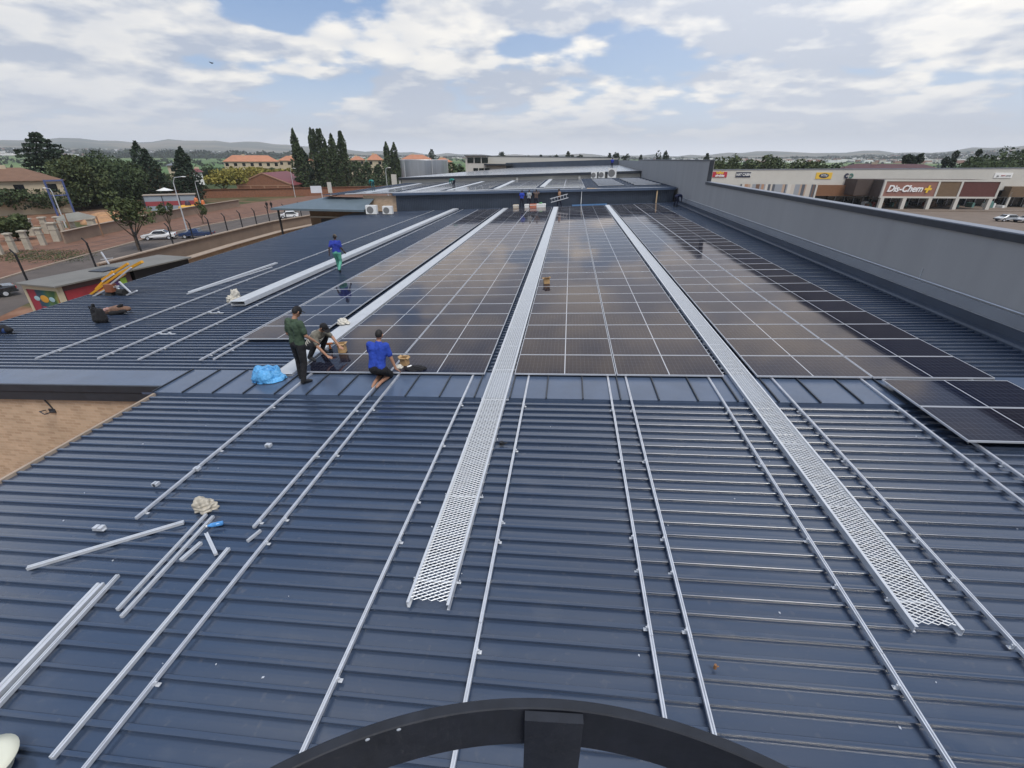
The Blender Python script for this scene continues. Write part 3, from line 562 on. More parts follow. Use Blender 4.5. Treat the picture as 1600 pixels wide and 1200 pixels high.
# ================================================================== WALKWAYS AND TRAYS
def deck_mb(w, L, pu=.1, pv=.05, sw=.0058, sh=.0075):
    mb = MB(); n = int(round(L / (pv / 2))); ns = int(round(w / (pu / 2))); 
    for k in range(n):
        v = (k + .5) * pv / 2; s = 1 if k % 2 else -1; pts = []
        for i in range(ns + 1): pts.append((i * pu / 2, v + s * (pv / 4) * (1 if i % 2 else -1)))
        o = len(mb.v)
        for (x, y) in pts:
            mb.v += [(x, y - sw / 2, 0), (x, y + sw / 2, .002), (x, y + sw / 2 + .001, sh), (x, y - sw / 2, sh - .004)]
        for i in range(ns):
            a = o + i * 4
            for j in range(4): mb.f.append((a + j, a + (j + 1) % 4, a + 4 + (j + 1) % 4, a + 4 + j)); mb.mi.append(0)
    return mb
def mesh_walkway(u0, u1, v0, v1, label):
    w = u1 - u0; t = thing('mesh_walkway', label, 'walkway', (u0, v0, -.045), 0, 'expanded mesh walkways across the roof', roof=True)
    pu = (w - .04) / 4.5; d0 = deck_mb(w - .04, 2.4, pu=pu).build('mesh_deck', galv, t); d0.matrix_basis = Matrix.Translation((.02, .02, .018)); y = 2.40
    while y < v1 - v0 - .1: child(d0, t, basis=Matrix.Translation((.02, y + .02, .018 + .001 * random.random()))); y += 2.40
    for s in (0, 1):
        mb = MB(); x = 0 if s == 0 else w
        q = 1 if s == 0 else -1
        mb.prism([(0, -.05), (.032 * q, -.05), (.032 * q, -.045), (.005 * q, -.045), (.005 * q, .03), (.032 * q, .03), (.032 * q, .035), (0, .035)], (1, 0, 0), (0, 0, 1), (0, v1 - v0, 0), origin=(x, -.03, 0)); mb.build('side_rail', alu_bright, t)
    for v in frange(.35, v1 - v0, 1.55):
        mb = MB(); mb.box(-.045, w + .045, v - .015, v + .015, -.056, -.0502); mb.tube([(-.032, v, -.05), (-.032, v, -.012)], .009, 6); mb.tube([(w + .032, v, -.05), (w + .032, v, -.012)], .009, 6); mb.build('cross_bearer', alu_bright, t)
    return t
mesh_walkway(-.53, -.04, -6.12, 41.9, 'central mesh walkway ending beside the middle of the near roof')
mesh_walkway(4.73, 5.18, -5.98, 41.9, 'right-hand mesh walkway ending near the right edge of the near roof')
def tray(u0, u1, v0, v1, label, h0=-.08, th=.05, name='cable_tray'):
    t = thing(name, label, 'cable tray', (u0, v0, h0), 0, 'long pale trays up the roof', roof=True); w = u1 - u0
    y = 0; k = 0
    while y < v1 - v0:
        L = min(2.4, v1 - v0 - y); mb = MB(); mb.box(.006, w - .006, y + .004, y + L - .004, th - .006, th); mb.build('cover', white_film, t); y += 2.4; k += 1
    for s in (0, 1):
        x = 0 if s == 0 else w - .006; mb = MB(); mb.box(x, x + .006, 0, v1 - v0, 0, th + .012); mb.build('side_rail', alu_bright, t)
    mb = MB(); mb.box(.006, w - .006, 0, v1 - v0, 0, .004); mb.build('base', alu_bright, t)
    for v in frange(.1, v1 - v0, 2.0): mb = MB(); mb.box(.1, .16, v, v + .05, -.03, 0); mb.box(w - .16, w - .1, v, v + .05, -.03, 0); mb.build('foot', alu_bright, t)
    return t
tray(-5.88, -5.40, -.1, 42.6, 'pale covered tray running up between the men and the panels left of centre')
tray(-11.42, -10.84, 6.05, 42.8, 'open-ended white tray with a plastic bag on its near end, far left roof', h0=-.06, th=.15)

# ================================================================== SOLAR PANELS
PW_, PD_ = 2.278, 1.134
PR, PU = 1.155, 2.300
fr = MB(); t_ = .014
fr.box(-PW_ / 2, PW_ / 2, -PD_ / 2, -PD_ / 2 + t_, -.035, 0); fr.box(-PW_ / 2, PW_ / 2, PD_ / 2 - t_, PD_ / 2, -.035, 0)
fr.box(-PW_ / 2, -PW_ / 2 + t_, -PD_ / 2 + t_, PD_ / 2 - t_, -.035, 0); fr.box(PW_ / 2 - t_, PW_ / 2, -PD_ / 2 + t_, PD_ / 2 - t_, -.035, 0)
FRAME = bpy.data.meshes.new('frame'); FRAME.from_pydata(fr.v, [], fr.f); FRAME.materials.append(mat('anodised_frame', (.56, .58, .62), .4, .3, (4, .04)))
gl = MB(); gl.box(-PW_ / 2 + t_, PW_ / 2 - t_, -PD_ / 2 + t_, PD_ / 2 - t_, -.012, -.003)
GLASS = bpy.data.meshes.new('cells'); GLASS.from_pydata(gl.v, [], gl.f); GLASS.materials.append(M_('cells'))
ORD = 'first second third fourth fifth sixth seventh eighth ninth tenth eleventh twelfth thirteenth fourteenth fifteenth sixteenth seventeenth eighteenth nineteenth twentieth'.split()
def ordw(n):
    if n <= 20: return ORD[n - 1]
    return {2: 'twenty', 3: 'thirty'}[n // 10] + '-' + ORD[n % 10 - 1] if n % 10 else 'thirtieth'
PG = 'solar panels clamped in rows on the roof'
clampm = MB(); clampm.box(-.03, .03, -.012, .012, -.01, .006)
CLAMP = bpy.data.meshes.new('clamp'); CLAMP.from_pydata(clampm.v, [], clampm.f); CLAMP.materials.append(alu_bright)
def panel(u, v, label, h=0.0, tilt=True, grp=PG, clamps=False):
    t = bpy.data.objects.new('solar_panel', None); COL.objects.link(t)
    m = RM @ Matrix.Translation((u, v, h))
    if tilt: m = m @ Matrix.Rotation(random.gauss(0, .0016), 4, 'X') @ Matrix.Rotation(random.gauss(0, .0016), 4, 'Y')
    t.matrix_world = m; PM[t.name] = m; tag(t, label, 'solar panel', grp)
    for nm, me in (('frame', FRAME), ('cells', GLASS)):
        o = bpy.data.objects.new(nm, me); COL.objects.link(o); o.parent = t
    if clamps:
        for x in (-.8, .8): o = bpy.data.objects.new('clamp', CLAMP); COL.objects.link(o); o.parent = t; o.location = (x, PD_ / 2 + .012, 0)
    return t
BLK = [(-8.40, 1, 2, 'narrow block left of the pale tray'), (-5.275, 2, 0, 'block left of the central mesh walkway'), (0.0, 2, 0, 'block between the two mesh walkways'), (5.26, 2, 0, 'block right of both mesh walkways')]
for u0, nc, r0, desc in BLK:
    for r in range(r0, 36):
        gap = .035 if r >= 9 else 0
        for c in range(nc):
            col = '' if nc == 1 else (' left column,' if c == 0 else ' right column,')
            lab = 'solar panel, %s row from the front,%s %s' % (ordw(r - r0 + 1), col, desc)
            panel(u0 + PU * (c + .5), r * PR + PD_ / 2 + gap, lab, clamps=(r == 8))
panel(8.72, -.25 - PD_ / 2, 'upper of the two separate solar panels lying in front of the right block', h=.06, tilt=False, clamps=False)
panel(8.72, -.25 - PD_ / 2 - PR, 'lower of the two separate solar panels lying in front of the right block', h=.06, tilt=False)
# panels and trays on the higher roof
UM = lambda x, y, dz=0: (x, y, 1.51 + .031 * x + dz)
def upper_bar(name, p0, p1, w, th, m, label, cat, group=None, dz=.06):
    d0 = ray(*p0); d1 = ray(*p1)
    def pp(d): t = (1.51 + .031 * CAM[0] - CAM[2]) / (d[2] - .031 * d[0]); return CAM + d * t
    a, b = pp(d0), pp(d1); a[2] += dz; b[2] += dz; mb = MB(); mb.bar(a, b, w, th); return tag(mb.build(name, m), label, cat, group)
GU = 'pale trays on the higher roof'
upper_bar('cable_tray', (540, 304.0), (905, 293.5), .50, .06, white_film, 'long pale tray along the front edge of the higher roof', 'cable tray', GU)
for p0, p1, l in [((575, 302), (657, 287.5), 'pale tray up the higher roof, nearest its left end'), ((640, 300.5), (705, 286), 'pale tray up the higher roof, passing left of the bending man in green'), ((702, 298), (755, 284.3), 'pale tray up the higher roof, just right of the bending man in green'), ((775, 296), (803, 283), 'pale tray up the higher roof, above the three standing men'), ((847, 293), (861, 280.5), 'rightmost wide pale tray up the higher roof')]:
    upper_bar('cable_tray', p0, p1, .55, .06, white_film, l, 'cable tray', GU)
def upper_panels():
    mb = MB()
    for x0 in (-23.5, -18.2, -12.9, -7.4, -1.9):
        for c in range(2):
            for r in range(22 if x0 < -1 else 16):
                X = x0 + c * 2.3 + .02; Y = 45.2 + r * 1.155
                for (a, b, e, f, z, mi) in ((X, X + 2.27, Y, Y + 1.13, .055, 1), (X + .03, X + 2.24, Y + .03, Y + 1.10, .058, 0)):
                    mb.quad(UM(a, e, z), UM(b, e, z), UM(b, f, z), UM(a, f, z), mi)
    pl = mat('far_panel_glass', (.030, .042, .070), .22, 0, None, None, coat=.6)
    tag(mb.build('distant_solar_panels', [pl, MATS['anodised_frame']]), 'rows of solar panels covering the higher roof behind the cladding', 'solar panels', kind='stuff')
upper_panels()
k = 0
for gx, nn, lab in ((4.2, 7, 'left'), (8.2, 7, 'right')):
    for i in range(nn):
        x = gx; y = 48 + i * 2.9 + .0; mb = MB(); z = 1.51 + .031 * x
        mb.prism([(0, .02), (0, .11), (.9, .16), (.9, .02)], (0, 1, 0), (0, 0, 1), (2.9, 0, .09), origin=(x, y, z)); mb.quad((x + .02, y + .02, z + .12), (x + 2.88, y + .02, z + .21), (x + 2.88, y + .88, z + .26), (x + .02, y + .88, z + .17), 1); mb.bar((x, y - .02, z + .12), (x + 2.9, y - .02, z + .21), .05, .05, mi=2)
        tag(mb.build('raised_roof_vent', [steel_dark, clad, alu]), 'raised roof vent, %s from the front in the %s-hand group of seven' % (ORD[i], lab), 'roof vent', 'raised vents on the higher roof')

# ================================================================== MORE BUILDING PIECES AT THE LEFT REAR
LH = thing('brick_entrance_block', 'brown brick entrance block with a dark hipped canopy roof left of the cladding', 'building', (-26, 50, -7))
mb = MB(); mb.box(-28.8, -18.6, 44.2, 56, -7, -.45); wcoord(mb, 'wall', brick_dull, LH)
mb = MB(); mb.box(-18.6, -18.06, 43.8, 44.2, -1.5, 1.0); mb.box(-21.9, -18.06, 43.75, 43.8, -.95, .68); wcoord(mb, 'tan_wall', brick_tan, LH)
mb = MB(); z0, z1 = -.55, .45
mb.add([(-31.5, 41.0, z0), (-20.6, 40.6, z0), (-20.6, 44, z1), (-26.5, 44.5, z1), (-31.8, 52, z0), (-27, 52, z1)], [(0, 1, 2, 3), (0, 3, 5, 4)]); mb.add([(-31.5, 41.0, z0 - .2), (-20.6, 40.6, z0 - .2), (-20.6, 40.6, z0), (-31.5, 41, z0), (-20.6, 44, z0 - .2), (-31.8, 52, z0 - .2), (-31.8, 52, z0)], [(0, 1, 2, 3), (0, 5, 4, 1), (0, 3, 6, 5)])
wcoord(mb, 'canopy_roof', mat('slate_blue_canopy', (.11, .145, .17), .5, 0, (.8, .1)), LH)
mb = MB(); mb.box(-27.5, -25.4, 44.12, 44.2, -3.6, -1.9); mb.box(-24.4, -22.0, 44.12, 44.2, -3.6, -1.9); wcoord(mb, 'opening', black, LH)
mb = MB(); mb.box(-28.8, -20.7, 44.10, 44.2, -1.8, -1.66); wcoord(mb, 'lintel_band', cream, LH)
mb = MB(); mb.bar((-31.0, 41.6, -7), (-31.0, 41.6, -.7), .16); wcoord(mb, 'post', black, LH)
def ac_unit(loc, label, w=.95, d=.4, h=.8, rz=0, grp='air conditioner outdoor units'):
    t = thing('air_conditioner', label, 'air conditioner', loc, rz, grp); mb = MB(); mb.box(-w / 2, w / 2, -d / 2, d / 2, .08, h); mb.build('casing', white, t)
    mb = MB(); mb.tube([(-.1, -d / 2 - .012, h * .52), (-.1, -d / 2 - .001, h * .52)], .30 * h / .8, 16); mb.build('fan_grille', mat('grille_grey', (.18, .18, .18), .6), t)
    mb = MB(); mb.box(-w / 2 + .05, -w / 2 + .1, -d / 2, d / 2, 0, .08); mb.box(w / 2 - .1, w / 2 - .05, -d / 2, d / 2, 0, .08); mb.build('foot', steel_dark, t)
a = R(*ruv(582, 336, HP), HP + .04); ac_unit(a, 'left of the two large outdoor units by the tan brick wall', 1.15, .6, .95, rz=.1)
a = R(*ruv(607, 336, HP), HP + .04); ac_unit(a, 'right of the two large outdoor units by the tan brick wall', 1.0, .6, .85, rz=.1)
for px_, w_, l in ((928, .9, 'leftmost small outdoor unit on the cream rear wall'), (940, .95, 'middle small outdoor unit on the cream rear wall'), (956, 1.3, 'rightmost and largest outdoor unit on the cream rear wall')):
    a = atY(px_, 275, 71.0); ac_unit((a[0], 71.0, 1.51 + .031 * a[0]), l, w_, .4, w_ * 1.1)
# perimeter wall and fence posts
def seg_wall(name, pts, zt, th, m, label, cap=None, zb=-7.0, cat='wall', capm=None):
    t = thing(name, label, cat, (pts[0][0], pts[0][1], zb)); mb = MB()
    for (a, b) in zip(pts, pts[1:]): wall_between(mb, a, b, zb, zb, zt, zt, th)
    wcoord(mb, 'wall', m, t)
    if cap:
        mb = MB()
        for (a, b) in zip(pts, pts[1:]): mb.bar((a[0], a[1], zt + cap / 2), (b[0], b[1], zt + cap / 2), th * 2.4, cap)
        wcoord(mb, 'coping', capm or kerbm, t)
    return t
plast = mat('tan_plaster', (.26, .19, .14), .9, 0, (.5, .12))
pw = seg_wall('perimeter_wall', [(-43.0, 30), (-44.6, 43), (-45.6, 57.5), (-45.9, 63), (-44.6, 71), (-43, 84)], -4.75, .2, plast, 'plain tan perimeter wall between the yard and the street', .12)
seg_wall('planter_wall', [(-42.2, 37), (-43.6, 50), (-44.3, 62), (-43.2, 72)], -6.1, .5, brick_tan, 'low tan brick planter wall at the foot of the perimeter wall', .08)
FP = [(-43.6, 24), (-43.4, 30), (-44.0, 36), (-44.5, 41), (-44.8, 44.6), (-45.1, 48.2), (-45.4, 51.8), (-45.65, 55.4), (-45.8, 59), (-45.95, 62.6), (-45.4, 66.4), (-44.8, 70.2), (-44.2, 74.2), (-43.6, 78.4), (-43.1, 83)]
for i, (x, y) in enumerate(FP):
    mb = MB(); mb.bar((x, y, -7 if i < 2 else -4.7), (x - .02, y, -2.75), .11); mb.bar((x - .02, y, -2.75), (x - .35, y, -2.35), .08)
    tag(mb.build('fence_post', black), 'black steel fence post, %s from the left along the street wall' % ordw(i + 1), 'fence post', 'black fence posts along the street wall')
mb = MB()
for z in (-4.2, -3.7, -3.2, -2.85):
    for (a, b) in zip(FP, FP[1:]): mb.bar((a[0], a[1], z), (b[0], b[1], z), .018)
tag(mb.build('fence_wires', mat('wire', (.12, .12, .12), .5, .5)), 'thin strained fence wires between the black posts', 'fence wire')
seg_wall('street_wall', [(-71.5, 52), (-74.2, 60), (-81.4, 89), (-83.5, 109)], -5.35, .22, plast, 'low rendered wall across the street, in front of the market stalls', .08)
seg_wall('brick_boundary_wall', [(-128, 126), (-113, 132), (-99, 140), (-86, 148), (-66, 162), (-52, 178)], -4.5, .25, brick_red, 'red brick boundary wall in front of the gabled brick hall', .1, capm=brick_red)
# gabled brick hall
GH = thing('gabled_brick_hall', 'red brick hall with a plain gable and maroon metal roof', 'hall', (-106, 156, -7), rad(12))
wd, dp, ze, za = 18.5, 26, 2.9, 6.6
mb = MB(); mb.add([(-wd / 2, 0, 0), (wd / 2, 0, 0), (wd / 2, 0, ze), (0, 0, za), (-wd / 2, 0, ze), (-wd / 2, dp, 0), (wd / 2, dp, 0), (wd / 2, dp, ze), (0, dp, za), (-wd / 2, dp, ze)], [(0, 1, 2, 3, 4), (1, 6, 7, 2), (5, 0, 4, 9), (6, 5, 9, 8, 7)]); mb.build('wall', brick_red, GH)
mb = MB()
for s in (-1, 1): mb.add([(0, .1, za + .12), (s * (wd / 2 + .9), .1, ze - .2), (s * (wd / 2 + .9), dp + .4, ze - .2), (0, dp + .4, za + .12)], [(0, 1, 2, 3)])
mb.build('roof', mat('maroon_roof', (.17, .040, .042), .55, 0, (.5, .1)), GH)
mb = MB()
for s in (-1, 1): mb.bar((0, 0, za + .05), (s * (wd / 2), 0, ze + .05), .35, .35)
mb.box(-wd / 2 + .3, wd / 2 - .3, -.05, 0, 2.5, 2.8)
for x in (-9, -4.6, 0, 4.6, 9): mb.box(x - .25, x + .25, -.06, 0, 0, 2.5)
mb.build('trim', mat('tan_trim', (.34, .19, .12), .85), GH)
# far houses with orange roofs
ora = mat('orange_tiles', (.43, .19, .11), .8, 0, (.4, .12)); housew = mat('house_wall', (.50, .42, .30), .85, 0, (.2, .08))
def hip_house(x0, x1, ytop, yeave, D, label, rm=None, wm=None, cat='house', group='orange roofed houses', zb=-7, dep=11, win=True, name='tiled_house'):
    A = atD(x0, yeave, D); B = atD(x1, yeave, D); T = atD((x0 + x1) / 2, ytop, D + dep * .4); w = math.hypot(*(B - A)[:2]); ang = math.atan2((B - A)[1], (B - A)[0])
    ze = (A[2] + B[2]) / 2 - zb; zt = T[2] - zb; t = thing(name, label, cat, (A[0], A[1], zb), ang, group)
    mb = MB(); mb.box(.6, w - .6, .6, dep - .6, 0, ze); mb.build('wall', wm or housew, t)
    r = min(dep / 2, w * .4); mb = MB(); mb.add([(0, 0, ze), (w, 0, ze), (w, dep, ze), (0, dep, ze), (r, dep / 2, zt), (w - r, dep / 2, zt)], [(0, 1, 5, 4), (1, 2, 5), (2, 3, 4, 5), (3, 0, 4), (0, 3, 2, 1)]); rf = mb.build('roof', rm or ora, t)
    mb = MB(); mb.box(w * .35, w * .35 + 1.6, dep * .45, dep * .6, zt - .6, zt + .5); mb.build('chimney', housew, rf)
    if win:
        n = max(2, int(w / 4.2))
        for i in range(n):
            x = (i + .5) * w / n; mb = MB(); mb.box(x - .8, x + .8, .52, .6, max(.5, ze - 2.3), ze - .7); mb.build('window', glass_dark, t)
    return t
hip_house(347, 437, 242.5, 252.5, 330, 'long pale house with a wide orange hipped roof, behind the yellow trees')
hip_house(433, 492, 243.5, 251, 345, 'pale house with orange roof partly behind the tall dark cypress')
hip_house(545, 572, 244, 250, 330, 'orange roofed house seen just right of the cypress group')
hip_house(572, 600, 240.5, 250, 300, 'orange roofed house seen left of the twin conifers')
hip_house(626, 676, 241.5, 249, 300, 'broad orange roof rising behind the metal tank')
hip_house(676, 708, 246.5, 253, 260, 'pale house with orange roof just right of the tank')
hip_house(258, 300, 252.5, 258.5, 260, 'low grey roofed house between the two dark conifers', rm=mat('grey_roof', (.16, .17, .19), .6), group=None)
hip_house(298, 318, 263, 269, 230, 'small house with a dark red roof left of the yellow trees', rm=MATS['maroon_roof'], group=None, wm=white, win=False)
hip_house(-60, 103, 262, 283, 150, 'brown tiled house at the left edge behind dark trees', rm=mat('brown_tiles', (.17, .095, .06), .85, 0, (.6, .15)), group=None, zb=-7, dep=14)
hip_house(1296, 1486, 256, 266.5, 210, 'long building with a dark maroon roof behind the shops', rm=mat('dark_maroon', (.085, .035, .038), .7, 0, (.5, .15)), group=None, dep=14, win=False)
# blue steel frame by the brown house
a = atD(96, 280, 140); mb = MB(); mb.bar((a[0], a[1], -7), (a[0], a[1], a[2]), .25); b = atD(68, 281, 140); mb.bar((a[0], a[1], a[2] - .2), (b[0], b[1], b[2] - .2), .3); mb.bar((b[0], b[1], -7), (b[0], b[1], b[2]), .25); mb.bar((a[0], a[1], a[2] - 3), (b[0], b[1], b[2] - 3), .2)
tag(mb.build('steel_frame', mat('blue_steel', (.07, .10, .24), .6)), 'blue steel frame beside the brown tiled house', 'frame')
# water tank
a = atD(662, 250, 150); TK = thing('water_tank', 'large round corrugated metal water tank behind the rear roof', 'tank', (a[0], a[1], -7))
ht = a[2] + 7; mb = MB(); n = 44; rr_ = 6.7; pts = []; rs_ = []
for i in range(61): pts.append((0, 0, ht * i / 60)); rs_.append(rr_)
mb.tube(pts, rs_, n, caps=True); mb.build('shell', mat('zinc', (.50, .53, .57), .30, .95, (.6, .10), None, stretch=(3, 3, .2)), TK, smooth=True)
mb = MB()
for k_ in range(5): t = 2 * math.pi * k_ / 5 + .3; mb.bar((math.cos(t) * (rr_ + .1), math.sin(t) * (rr_ + .1), 0), (math.cos(t) * (rr_ + .1), math.sin(t) * (rr_ + .1), ht + .15), .14)
mb.tube([(rr_ * math.cos(2 * math.pi * i / 40), rr_ * math.sin(2 * math.pi * i / 40), ht) for i in range(41)], .10, 6); mb.build('stiffeners', galv, TK)
# ================================================================== SHOPS ON THE RIGHT
F0 = np.array([39.0, 133.0, 0.0]); FD = np.array([math.cos(rad(5.5)), math.sin(rad(5.5)), 0.0]); FN = np.array([FD[1], -FD[0], 0.0])
def fac(x, y, off=0.0): return atP(x, y, F0 + FN * off, FN)
def fs(p): return float((p - F0) @ FD)
FM = Matrix(((FD[0], -FN[0], 0, F0[0]), (FD[1], -FN[1], 0, F0[1]), (0, 0, 1, 0), (0, 0, 0, 1)))     # local x along, y away from the viewer, z up
def fl(x, y, off=0.0): p = fac(x, y, off); return fs(p), p[2]
SH = thing('shop_row', 'long cream row of shops with timber fascia panels across the car park', 'shops', mtx=FM @ Matrix.Translation((0, 0, -7)))
def fm(): return Matrix.Translation((0, 0, 7))       # facade-local meshes are written with true heights
def fb(mb, name, m, par=None): o = mb.build(name, m, par or SH); o.matrix_basis = fm(); return o
sR = 190.0
zl = fl(1150, 265.5)[1]; zr = fl(1590, 263)[1]; s0 = fl(1150, 265.5)[0]; s1 = fl(1590, 263)[0]
def ztop(s): return zl + (zr - zl) * (s - s0) / (s1 - s0)
mb = MB(); mb.add([(-12, 0, -2.6), (sR, 0, -2.6), (sR, 0, ztop(sR)), (-12, 0, ztop(-12)), (-12, 22, -2.6), (sR, 22, -2.6), (sR, 22, ztop(sR) - .3), (-12, 22, ztop(-12) - .3)], [(0, 1, 2, 3), (3, 2, 6, 7), (0, 3, 7, 4), (1, 5, 6, 2), (4, 7, 6, 5), (0, 4, 5, 1)]); fb(mb, 'parapet', cream2)
mb = MB(); mb.add([(-12, -.12, ztop(-12)), (sR, -.12, ztop(sR)), (sR, .3, ztop(sR)), (-12, .3, ztop(-12)), (-12, -.12, ztop(-12) + .18), (sR, -.12, ztop(sR) + .18), (sR, .3, ztop(sR) + .18), (-12, .3, ztop(-12) + .18)], [(0, 1, 5, 4), (4, 5, 6, 7), (1, 2, 6, 5), (0, 4, 7, 3)]); fb(mb, 'coping', MATS['coping_sheet'])
mb = MB(); mb.box(-12, sR, 3.0, 3.1, -7, -2.6); fb(mb, 'shopfront_glass', glass_dark)
mb = MB(); mb.box(-12, sR, -.6, 3.2, -2.75, -2.6); fb(mb, 'canopy_soffit', steel_dark)
# coloured slats on the left bays
cols = [(.55, .50, .44), (.10, .11, .13), (.42, .24, .15), (.30, .32, .35), (.60, .57, .52), (.17, .10, .07), (.45, .33, .25)]
slm = [mat('slat_%s' % n, c, .7) for n, c in zip(('cream', 'charcoal', 'terracotta', 'grey', 'ivory', 'umber', 'sand'), cols)]
sa = fl(1155, 291)[0]; sb = fl(1272, 291)[0]; za_ = fl(1260, 288)[1]; zb_ = fl(1260, 312)[1]; x = sa; i = 0
mb = MB()
while x < sb:
    w_ = random.choice((.35, .5, .7, 1.0)); mb.box(x, min(x + w_, sb), -.85, -.62, zb_, za_, random.randrange(7)); x += w_
fb(mb, 'coloured_slats', slm)
sc_, _ = fl(1275, 290); sd_, _ = fl(1352, 290); z1_ = fl(1310, 289)[1]; z2_ = fl(1310, 306)[1]
mb = MB(); mb.box(sc_, sd_, -.9, -.02, z2_, z1_); fb(mb, 'timber_fascia', wood)
mb = MB(); mb.box(sc_ - .5, sc_ - .05, -1.0, -.02, -7, z1_); fb(mb, 'pier', cream2)
# projecting portal with sign boards
OFF = 9.0
def pl_(x, y): return fl(x, y, OFF)
bx = [1378, 1460, 1467, 1500, 1507, 1559]
pS = [pl_(x_, 296)[0] for x_ in (1380, 1464, 1500, 1560)]; zt_ = pl_(1440, 281.5)[1]; zm_ = pl_(1440, 309)[1]
mb = MB()
for j in range(3):
    mb.box(pS[j] + .25, pS[j + 1] - .25, -OFF, -OFF + .25, zm_ + .3, zt_ - .3, j)
fb(mb, 'sign_board', [signbrown, wood2, wood3])
mb = MB(); mb.box(pS[0] - .3, pS[3] + .3, -OFF - .12, -OFF + .3, zt_ - .3, zt_ + .1); mb.box(pS[0] - .3, pS[3] + .3, -OFF - .12, -OFF + .3, zm_ - .1, zm_ + .3)
for q in pS: mb.box(q - .25, q + .25, -OFF - .13, -OFF + .3, zm_ + .3, zt_ - .3)
fb(mb, 'sign_frame', cream2)
mb = MB(); mb.box(pS[0] - .1, pS[3] + .1, -OFF + .3, -.02, zt_ - .25, zt_); mb.box(pS[0] - .3, pS[0], -OFF + .3, -.02, zm_, zt_ - .26); mb.box(pS[0] - 4.5, pS[0] - .35, -5.0, -.02, zm_ + .2, zt_); fb(mb, 'portal_box', mat('dark_umber', (.07, .05, .042), .7, 0, (1, .2), None, stretch=(1, 1, 10)))
for i, (x_, yb) in enumerate(((1371, 325), (1406, 327), (1446, 334), (1488, 338), (1540, 339))):
    q = fl(x_ + 5, 318, OFF)[0]; mb = MB(); mb.box(q - .45, q + .45, -OFF - .1, -OFF + .6, -7, zm_ - .1); fb(mb, 'pillar', cream2)
mb = MB(); mb.box(pS[0] - 6, pS[3] + 25, -OFF - 4, 3, -6.99, -6.85); fb(mb, 'pavement_slab', paving)
mb = MB()
for k_ in range(22): q = pS[0] - 4 + k_ * 2.6; mb.box(q - .05, q + .05, 2.9, 3.0, -7, -2.7)
mb.box(pS[0] - 6, sR, 2.88, 3.0, -4.6, -4.5); fb(mb, 'mullions', alu)
q0 = fl(1566, 300)[0]; mb = MB(); mb.box(q0, sR, -2.2, -.02, fl(1580, 307)[1], fl(1580, 291)[1]); fb(mb, 'right_timber_fascia', wood2)
for x_ in (1563, 1600, 1640): q = fl(x_, 315)[0]; mb = MB(); mb.box(q - .25, q + .25, -2.2, -1.8, -7, -3.0); fb(mb, 'column', cream2)
# promenade displays seen behind the glass line
mb = MB()
for k_ in range(26): q = random.uniform(pS[0], pS[3] + 18); h_ = random.uniform(.6, 1.7); mb.box(q, q + random.uniform(.3, .9), -1.5 - random.random() * 2, -.9, -6.85, -6.85 + h_, random.randrange(4))
fb(mb, 'window_displays', [mat('display_teal', (.10, .22, .20), .6), mat('display_red', (.30, .06, .05), .6), white, mat('display_wood', (.22, .13, .08), .7)])
def text(s_, par, loc, size, m, shear=0.0, ext=.04, name='lettering', align='CENTER', sx=1.0, bold=0.0):
    c = bpy.data.curves.new(name, 'FONT'); c.body = s_; c.size = size; c.align_x = align; c.align_y = 'CENTER'; c.extrude = ext; c.shear = shear; c.offset = bold; c.materials.append(m)
    tmp = bpy.data.objects.new(name, c); COL.objects.link(tmp); dg = bpy.context.evaluated_depsgraph_get(); me = bpy.data.meshes.new_from_object(tmp.evaluated_get(dg), depsgraph=dg); COL.objects.unlink(tmp); bpy.data.objects.remove(tmp); me.name = name; o = bpy.data.objects.new(name, me); COL.objects.link(o); o.parent = par
    o.matrix_basis = Matrix.Translation(loc) @ Matrix.Rotation(math.pi / 2, 4, 'X') @ Matrix.Diagonal((sx, 1, 1, 1)); return o
dk = mat('letter_navy', (.02, .025, .06), .5); redm = mat('sign_red', (.45, .03, .05), .5); yelm = mat('sign_yellow', (.75, .48, .06), .5); grn = mat('letter_green', (.08, .20, .16), .5)
def board(name, x0, x1, y0, y1, m, label, off=.12, th=.1):
    a = fl(x0, (y0 + y1) / 2, off); b = fl(x1, (y0 + y1) / 2, off); zt = fl((x0 + x1) / 2, y0, off)[1]; zb = fl((x0 + x1) / 2, y1, off)[1]
    w_, h_ = b[0] - a[0], zt - zb; t = thing(name, label, 'sign', mtx=FM @ Matrix.Translation(((a[0] + b[0]) / 2, -off, (zt + zb) / 2)))
    if m: mb = MB(); mb.box(-w_ / 2, w_ / 2, 0, th, -h_ / 2, h_ / 2); mb.build('board', m, t)
    return t, w_, h_
t, w_, h_ = board('shop_sign', 1113, 1136, 268.5, 277, redm, 'red shop sign with a small yellow crown, leftmost on the cream parapet')
text('simbisa', t, (0, -.06, -h_ * .18), h_ * .62, white, .35, bold=.03)
mb = MB(); mb.add([(-.9, -.05, h_ * .15), (.9, -.05, h_ * .15), (1.1, -.05, h_ * .62), (.5, -.05, h_ * .36), (0, -.05, h_ * .68), (-.5, -.05, h_ * .36), (-1.1, -.05, h_ * .62)], [tuple(range(7))]); mb.build('crown', yelm, t)
t, w_, h_ = board('shop_sign', 1150, 1173, 269, 277, dk, 'navy shop sign with white capitals, second from the left on the parapet')
text('HAT CABIN', t, (0, -.06, 0), h_ * .72, white, 0, bold=.02, sx=.82)
t, w_, h_ = board('shop_sign', 1275, 1300, 269.5, 279.5, yelm, 'yellow shop sign with a dark oval and white letters')
mb = MB(); mb.prism([(w_ * .30 * math.cos(2 * math.pi * k_ / 24), h_ * .36 * math.sin(2 * math.pi * k_ / 24)) for k_ in range(24)], (1, 0, 0), (0, 0, 1), (0, -.04, 0)); mb.build('oval', dk, t)
